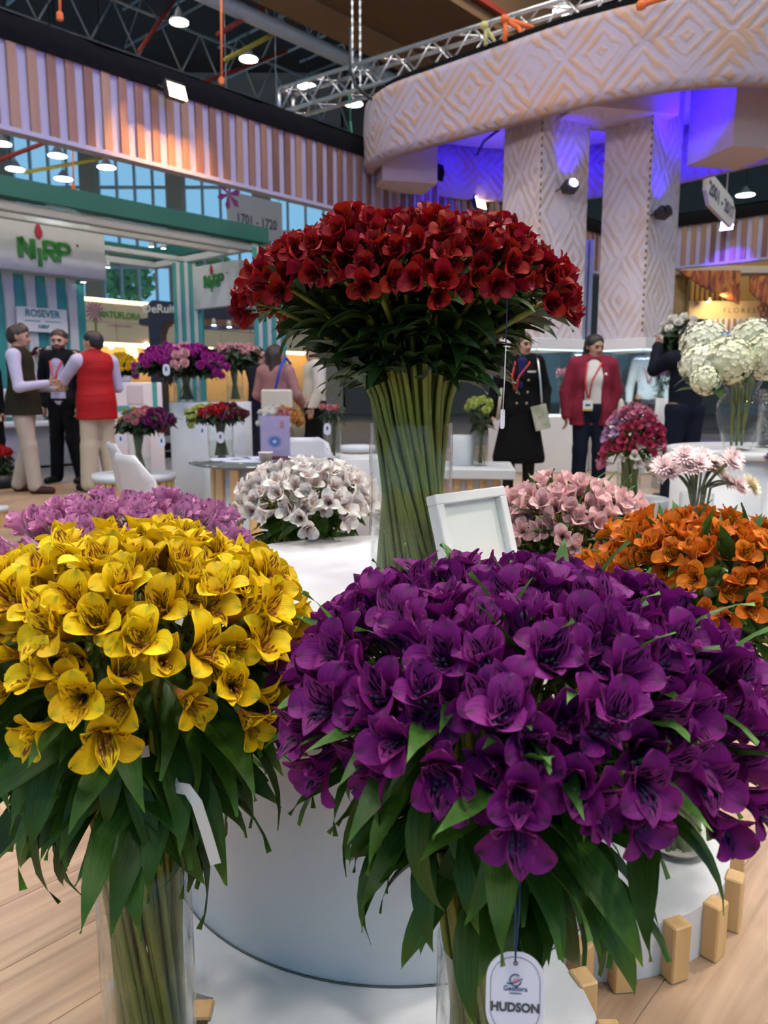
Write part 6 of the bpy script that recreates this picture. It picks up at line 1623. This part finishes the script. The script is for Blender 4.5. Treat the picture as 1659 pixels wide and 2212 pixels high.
def trousers(B, g=.012, hem=.10, flare=.01):
    out = [grow(B['hips'], g), grow(B['belly'], g - .004, a=(B['belly']['a'][0], B['belly']['a'][1], 1.02 * 1), k=.04)]
    for S in 'RL':
        out += [grow(B['thigh' + S], g + .004), grow(B['calf' + S], g + flare, r1=B['calf' + S]['r1'] + g + flare + .012)]
    return out
def cut_above(z): return plane(0, 0, 1, z)
def cut_below(z): return plane(0, 0, -1, -z)
def shirt(B, g=.010, sleeves='RL', lo=.93, hi=1.50):
    out = [grow(B[k_], g) for k_ in ('yoke', 'chest', 'belly')] + ([grow(B['bust'], g)] if 'bust' in B else [])
    for S in sleeves: out += [grow(B['upper' + S], g), grow(B['fore' + S], g)]
    return out + [cut_below(lo)]
def coat(B, g=.022, sleeves='RL', lo=.80, flare=.02, open_front=None):
    out = [grow(B[k_], g) for k_ in ('yoke', 'chest')] + [grow(B['belly'], g + .004), grow(B['hips'], g + flare)] + ([grow(B['bust'], g)] if 'bust' in B else [])
    b = B['hips']; out += [cap((0, 0, .98), (0, -.005, lo - .03), B['belly']['r0'] + g + .012, B['belly']['r0'] + g + .03 + flare, 1.0, .80, k=.05)]
    for S in sleeves: out += [grow(B['upper' + S], g), grow(B['fore' + S], g)]
    if open_front: w, z_lo, z_hi = open_front; out += [dict(cap((0, .16, z_hi), (0, .17, z_lo), w * .85, w, 1.0, 1.0), op='s')]
    return out + [cut_below(lo)]
def shoes(B, g=.008):
    return [grow(B['foot' + S], g, k=.005) for S in 'RL'] + [cap(Vector(B['calf' + S]['b']) + Vector((0, 0, .03)), Vector(B['calf' + S]['b']) - Vector((0, 0, .03)), .050, .050, k=.02) for S in 'RL'] + [cut_below(.0)]
def lanyard(o, z_neck, z_low, yf, m_, badge=True, x=.0, bw=.075):
    for sg in (-1, 1):
        MB().tube([(sg * .075, .02, z_neck), (sg * .072, .115, z_neck - .07), (sg * .035 + x, yf, (z_neck + z_low) / 2 - .03), (sg * .008 + x, yf + .004, z_low)], .0095, 6).build('lanyard_strap', m_, o)
    if badge:
        MB().bevbox((x, yf + .008, z_low - .075), (bw, .006, .105), .003).build('badge', M_casewhite, o); MB().box((x, yf + .0115, z_low - .115), (bw * .98, .002, .018)).build('badge_band', mat('badge_gold', (.62, .42, .10), .5), o)
        MB().box((x, yf + .0115, z_low - .07), (bw * .5, .002, .022)).build('badge_print', M_greyink, o)
M_lanyard = mat('red_lanyard', (.62, .035, .04), .6)

C_vest = cloth('olive_quilt', (.024, .022, .012)); C_lilacshirt = cloth('lilac_shirt', (.52, .48, .64), (.46, .43, .60)); C_beige = cloth('beige_chino', (.50, .41, .34), (.42, .34, .28)); C_shoebrown = cloth('brown_shoe', (.06, .025, .018), rough=.4)
C_suit = cloth('black_suit', (.006, .0065, .009)); C_blackshoe = cloth('black_shoe', (.014, .013, .013), rough=.4); C_redvest = cloth('red_quilt', (.42, .014, .016), (.33, .010, .012), bump=.8, scale=5, rough=.55, stretch=(.6, .6, 6)); C_cream = cloth('cream_chino', (.58, .49, .38), (.5, .42, .32))
C_burg = cloth('burgundy_wool', (.24, .022, .045), (.20, .018, .038)); C_white = cloth('white_knit', (.72, .68, .66)); C_jean = cloth('navy_denim', (.010, .014, .030)); C_black = cloth('black_wool', (.005, .005, .006)); C_blue = cloth('blue_scarf', (.02, .022, .11)); C_navy = cloth('navy_sweater', (.008, .010, .020)); C_pinkc = cloth('rose_blouse', (.42, .20, .20)); C_canvas = cloth('cream_canvas', (.68, .62, .55), (.6, .55, .48)); C_whiteshirt = cloth('white_shirt', (.70, .68, .72))

def scaled(B): return B
# man in the olive vest, seen from the side, palms open
def g1(B, s):
    return [('shirt', C_lilacshirt, shirt(B, .010)), ('vest', C_vest, [grow(B['yoke'], .020, a=(-.125, -.01, B['yoke']['a'][2]), b=(.125, -.01, B['yoke']['b'][2])), grow(B['chest'], .030), grow(B['belly'], .034), cap((0, 0, .98), (0, 0, .84), .195, .215, 1, .88, k=.05), cap((0, -.02, 1.50), (0, -.02, 1.46), .070, .08, k=.02), cut_below(.84)]), ('trousers', C_beige, trousers(B) + [cut_above(.97)]), ('shoes', C_shoebrown, shoes(B))]
person('man in a dark olive vest gesturing with both palms open', (-3.86, 8.30, 0), 8, 1.80, {'R': ((.27, .05, 1.13), (.20, .31, 1.17), (-.15, 1, .12), (.2, .2, 1), .3), 'L': ((-.26, .05, 1.13), (-.12, .30, 1.12), (.1, 1, -.05), (-.3, .2, 1), .3)}, g1, 'brown', 1, legs={'kneeR': (.10, .06, .51), 'ankR': (.12, .10, .085), 'kneeL': (-.10, -.02, .50), 'ankL': (-.11, -.14, .085)}, yaw=R(5), nod=R(-3), hairstyle='wavy')
# man in the dark suit, facing the camera, hand in pocket
def g2(B, s):
    return [('shirt', C_lilacshirt, shirt(B, .012) + [cap((0, 0, 1.50 * s), (0, -.005, 1.45 * s), .068, .08, k=.02)]), ('jacket', C_suit, coat(B, .024, lo=.80, open_front=(.125, .70, 1.38))), ('trousers', C_suit, trousers(B) + [cut_above(1.0)]), ('belt', C_blackshoe, [grow(B['belly'], .016), plane(0, 0, 1, 1.01), cut_below(.975)]), ('shoes', C_blackshoe, shoes(B))]
person('bearded man in a dark suit with a red lanyard and one hand in his pocket', (-3.82, 9.25, 0), 262, 1.83, {'R': ((.30, -.06, 1.14), (.245, .03, .93), (-.35, .25, -.9), (.2, 1, .2), .4), 'L': ((-.29, -.03, 1.14), (-.25, .10, .93), (.1, .1, -1), (0, 1, 0), .4)}, g2, 'brown', 0, legs={'ankR': (.13, .02, .085), 'ankL': (-.16, -.03, .085)}, yaw=R(12), nod=R(-12), beard=True,
       extras=lambda o, B, s, P: lanyard(o, 1.50, 1.20, .155, M_lanyard))
# man in the red quilted vest, seen from behind
def g3(B, s):
    v = [grow(B['yoke'], .024, a=(-.12, -.01, B['yoke']['a'][2]), b=(.12, -.01, B['yoke']['b'][2])), grow(B['chest'], .040), grow(B['belly'], .044), cap((0, 0, .98), (0, 0, .80), .205, .220, 1, .88, k=.05), cap((0, -.02, 1.50 * s), (0, -.02, 1.44 * s), .074, .085, k=.02)]
    return [('shirt', C_lilacshirt, shirt(B, .013)), ('vest', C_redvest, v + [cut_below(.79)]), ('trousers', C_cream, trousers(B, .018, flare=.02) + [cut_above(.97)]), ('shoes', C_blackshoe, shoes(B))]
person('man in a red quilted vest seen from behind with a hand at his chin', (-3.13, 8.45, 0), 138, 1.74, {'R': ((.27, .02, 1.13), (.14, .26, 1.10), (-1, .3, .1), (0, 0, 1), .5), 'L': ((-.27, .18, 1.20), (-.10, .22, 1.40), (.4, .1, 1), (.5, .5, 0), .9)}, g3, 'black', 0, legs={'ankR': (.14, .0, .085), 'ankL': (-.12, .03, .085)}, yaw=R(28), nod=R(-4), wide=1.06)

# woman in the black coat with a flowered catalogue
def catalogue(o, B, s, P):
    lanyard(o, 1.44, 1.10, .165, M_lanyard, False, x=.07)
    MB().bevbox((-.19, .20, .83), (.155, .012, .25), .003, m=Matrix.Rotation(R(14), 3, 'Y')).build('catalogue', mat('flowered_cover', (.66, .62, .52), .5, (.12, .16, .06), 9), o)
    MB().bevbox((.27, .06, .72), (.03, .012, .11), .004, m=Matrix.Rotation(R(30), 3, 'Y')).build('phone', M_casewhite, o)
    for x, z in ((-.06, 1.20), (.05, 1.20), (-.055, 1.08), (.055, 1.08), (-.05, .97), (.05, .97)): MB().lathe([(0, -.004), (.013, -.003), (.013, .004), (0, .006)], 10).build('button', mat('brass_button', (.55, .38, .20), .3, metal=.8), o, (x, .158, z), (R(-90), 0, 0))
    MB().box((-.09, .165, 1.285), (.085, .006, .018)).build('name_pin', M_signgrey, o)
    MB().tube([(-.15, .02, 1.455), (-.16, .12, 1.36), (-.18, .14, 1.2), (-.2, .14, 1.0), (-.22, .10, .82)], .011, 6).build('bag_strap', M_alu, o)
    MB().tube([(.20, .08, 1.12), (.22, .12, .95), (.24, .12, .80)], .018, 6).build('bag_strap', C_beige, o)
def g4(B, s):
    sk = [cap((0, 0, .95), (0, -.01, .42), .165, .27, 1, .85, k=.03), cut_above(.98), cut_below(.36)]
    return [('skirt', C_black, sk), ('scarf', C_blue, [cap((0, -.01, 1.50 * s), (0, -.005, 1.44 * s), .075, .09, k=.02), cap((0, .09, 1.42 * s), (.02, .12, 1.18 * s), .055, .04, k=.03)]), ('coat', C_black, coat(B, .024, lo=.78, open_front=(.045, 1.28, 1.42))), ('boots', C_blackshoe, [grow(B['calf' + S], .014) for S in 'RL'] + shoes(B) + [cut_above(.45)])]
p = at(1120, 1000, 8.0)
person('woman in a long black coat holding a flowered catalogue', (p.x, 8.0, 0), 266, 1.70, {'R': ((.25, -.02, 1.09), (.29, .05, .86), (0, .15, -1), (-.2, 1, 0), .5), 'L': ((-.25, -.03, 1.10), (-.23, .14, .88), (.2, .5, -.8), (.6, .6, .3), .9)}, g4, 'chestnut', 0, yaw=R(38), nod=R(-8), female=True, hairstyle='long', extras=catalogue)
# woman in the burgundy blazer
def g5(B, s):
    return [('top', C_white, shirt(B, .010, '', lo=.96) + [cap((0, -.005, 1.49 * s), (0, -.005, 1.45 * s), .066, .075, k=.02)]), ('jeans', C_jean, trousers(B, .010) + [cut_above(1.02)]), ('blazer', C_burg, coat(B, .026, lo=.74, flare=.03, open_front=(.105, .72, 1.36))), ('shoes', C_blackshoe, shoes(B))]
def badge5(o, B, s, P):
    lanyard(o, 1.44, 1.02, .165, M_lanyard, True, x=.055, bw=.10)
    MB().lathe([(0, -.004), (.018, 0), (0, .005)], 7).build('brooch', M_casewhite, o, (-.115, .155, 1.26), (R(-90), 0, 0))
    me = sdf_mesh('handbag', [cap((-.30, -.06, .95), (-.32, -.06, .80), .07, .12, .6, 1.0), cut_below(.72)], .009); link('handbag', me, o, C_canvas)
    MB().tube([(-.17, -.02, 1.46), (-.27, -.03, 1.25), (-.30, -.05, 1.0)], .009, 6).build('bag_strap', C_shoebrown, o)
p = at(1272, 1000, 8.1)
person('woman in a burgundy blazer over a white top with a badge', (p.x, 8.1, 0), 262, 1.68, {'R': ((.26, -.02, 1.08), (.25, .03, .84), (0, .1, -1), (-.2, 1, 0), .5), 'L': ((-.25, -.06, 1.10), (-.20, -.02, .88), (.2, .2, -1), (.3, 1, 0), .8)}, g5, 'black', 1, yaw=R(30), nod=R(-12), female=True, hairstyle='tied', wide=1.08, extras=badge5)
# man in dark navy, seen from behind, arms raised to take a picture
def g6(B, s):
    return [('sweater', C_navy, shirt(B, .020, lo=.90)), ('trousers', C_jean, trousers(B, .014) + [cut_above(.97)]), ('collar', C_burg, [cap((0, -.01, 1.49 * s), (0, -.015, 1.45 * s), .068, .075, k=.02)]), ('shoes', C_blackshoe, shoes(B))]
p = at(1478, 900, 7.6)
person('man in a dark navy sweater seen from behind, raising one arm', (p.x, 7.6, 0), 100, 1.72, {'R': ((.27, .10, 1.22), (.16, .24, 1.42), (-.3, .3, 1), (-1, .3, 0), .8), 'L': ((-.27, .14, 1.30), (-.20, .22, 1.53), (.2, .2, 1), (1, .3, 0), .9)}, g6, 'black', 2, h=.009, legs={'ankR': (.15, 0, .085), 'ankL': (-.14, -.02, .085)})
# man in the white shirt behind the display case
def g7(B, s): return [('shirt', C_whiteshirt, shirt(B, .018, lo=.92)), ('trousers', C_shoebrown, trousers(B, .014) + [cut_above(.97)]), ('shoes', C_blackshoe, shoes(B))]
p = at(1398, 900, 11.55)
person('man in a white shirt with a red lanyard standing behind the display case', (p.x, 11.55, 0), 250, 1.88, {'R': ((.27, -.03, 1.12), (.27, .05, .88), (0, .1, -1), (-.2, 1, 0), .5), 'L': ((-.27, -.03, 1.12), (-.22, .1, .92), (.1, .2, -1), (.2, 1, 0), .5)}, g7, 'brown', 0, h=.010, extras=lambda o, B, s, P: lanyard(o, 1.48, 1.20, .155, M_lanyard, False))
# visitors in the aisle behind the poster
def tote(o, B, s, P):
    MB().bevbox((.13, -.24, .90), (.38, .07, .42), .02).build('tote_bag', C_canvas, o); MB().tube([(.10, -.21, 1.10), (.14, -.16, 1.35), (.16, -.06, 1.47), (.16, .06, 1.40)], .016, 6).build('tote_strap', mat('royal_blue', (.02, .05, .5), .6), o)
def g8(B, s): return [('blouse', C_pinkc, shirt(B, .022, lo=.80) + []), ('skirt', C_shoebrown, [cap((0, 0, .95), (0, 0, .5), .165, .2, 1, .85), cut_above(.97), cut_below(.45)]), ('shoes', C_blackshoe, shoes(B))]
p = at(598, 900, 9.0)
person('woman in a rose blouse with a canvas tote bag seen from behind', (p.x, 9.0, 0), 70, 1.62, {'R': ((.25, .02, 1.05), (.22, .2, .95), (0, 1, .2), (-1, .3, 0), .6), 'L': ((-.25, .02, 1.05), (-.2, .2, .95), (0, 1, .2), (1, .3, 0), .6)}, g8, 'brown', 1, female=True, hairstyle='long', h=.010, yaw=R(-35), extras=tote)
def g9(B, s): return [('jumper', C_canvas, shirt(B, .03, lo=.88)), ('trousers', C_black, trousers(B, .02, flare=.02) + [cut_above(.97)]), ('shoes', C_blackshoe, shoes(B))]
p = at(680, 900, 9.9)
person('visitor in a cream jumper and black trousers behind the red bouquet', (p.x, 9.9, 0), 200, 1.70, {'R': ((.25, .0, 1.1), (.24, .1, .88), (0, .2, -1), (-.3, 1, 0), .5), 'L': ((-.25, .0, 1.1), (-.24, .1, .88), (0, .2, -1), (.3, 1, 0), .5)}, g9, 'chestnut', 0, h=.010)
def g10(B, s): return [('jacket', C_navy, shirt(B, .026, lo=.86)), ('trousers', C_jean, trousers(B, .014) + [cut_above(.97)]), ('shoes', C_blackshoe, shoes(B))]
def phone10(o, B, s, P): MB().bevbox((.02, .40, 1.17), (.075, .012, .15), .004, m=Matrix.Rotation(R(-40), 3, 'X')).build('phone', mat('phone_screen', (.3, .5, .7), .2, emit=.6, emitc=(.4, .7, .9)), o)
p = at(560, 900, 10.2)
person('visitor in a dark navy jacket looking at a phone', (p.x, 10.2, 0), 350, 1.66, {'R': ((.25, .05, 1.08), (.08, .30, 1.12), (-.1, 1, .2), (0, 0, 1), .7), 'L': ((-.25, .05, 1.08), (-.04, .30, 1.10), (.1, 1, .2), (0, 0, 1), .7)}, g10, 'black', 0, h=.010, extras=phone10)

def g11(B, s): return [('jacket', C_black, shirt(B, .028, lo=.80)), ('trousers', C_black, trousers(B, .018) + [cut_above(.97)]), ('shoes', C_blackshoe, shoes(B))]
p = at(-14, 900, 9.9)
person('visitor dressed all in black at the picture edge', (p.x, 9.9, -.03), 20, 1.72, {'R': ((.26, .0, 1.12), (.25, .08, .88), (0, .1, -1), (-.2, 1, 0), .5), 'L': ((-.26, .0, 1.12), (-.25, .08, .88), (0, .1, -1), (.2, 1, 0), .5)}, g11, 'black', 0, h=.010)
# ------------------------------------------------------------------ lettering becomes mesh
bpy.context.view_layer.update()
dg = bpy.context.evaluated_depsgraph_get()
for o in [o for o in COL.objects if o.type == 'FONT']:
    me = bpy.data.meshes.new_from_object(o.evaluated_get(dg))
    nm = o.name.split('.')[0]; cu = o.data
    n_ = bpy.data.objects.new('tmp', me); COL.objects.link(n_)
    n_.parent = o.parent; n_.location = o.location; n_.rotation_euler = o.rotation_euler; n_.scale = o.scale
    bpy.data.objects.remove(o); n_.name = nm
# lamps light the place through their own light objects; their glowing lenses need not be sampled again
for m_ in bpy.data.materials: m_.cycles.emission_sampling = 'NONE'
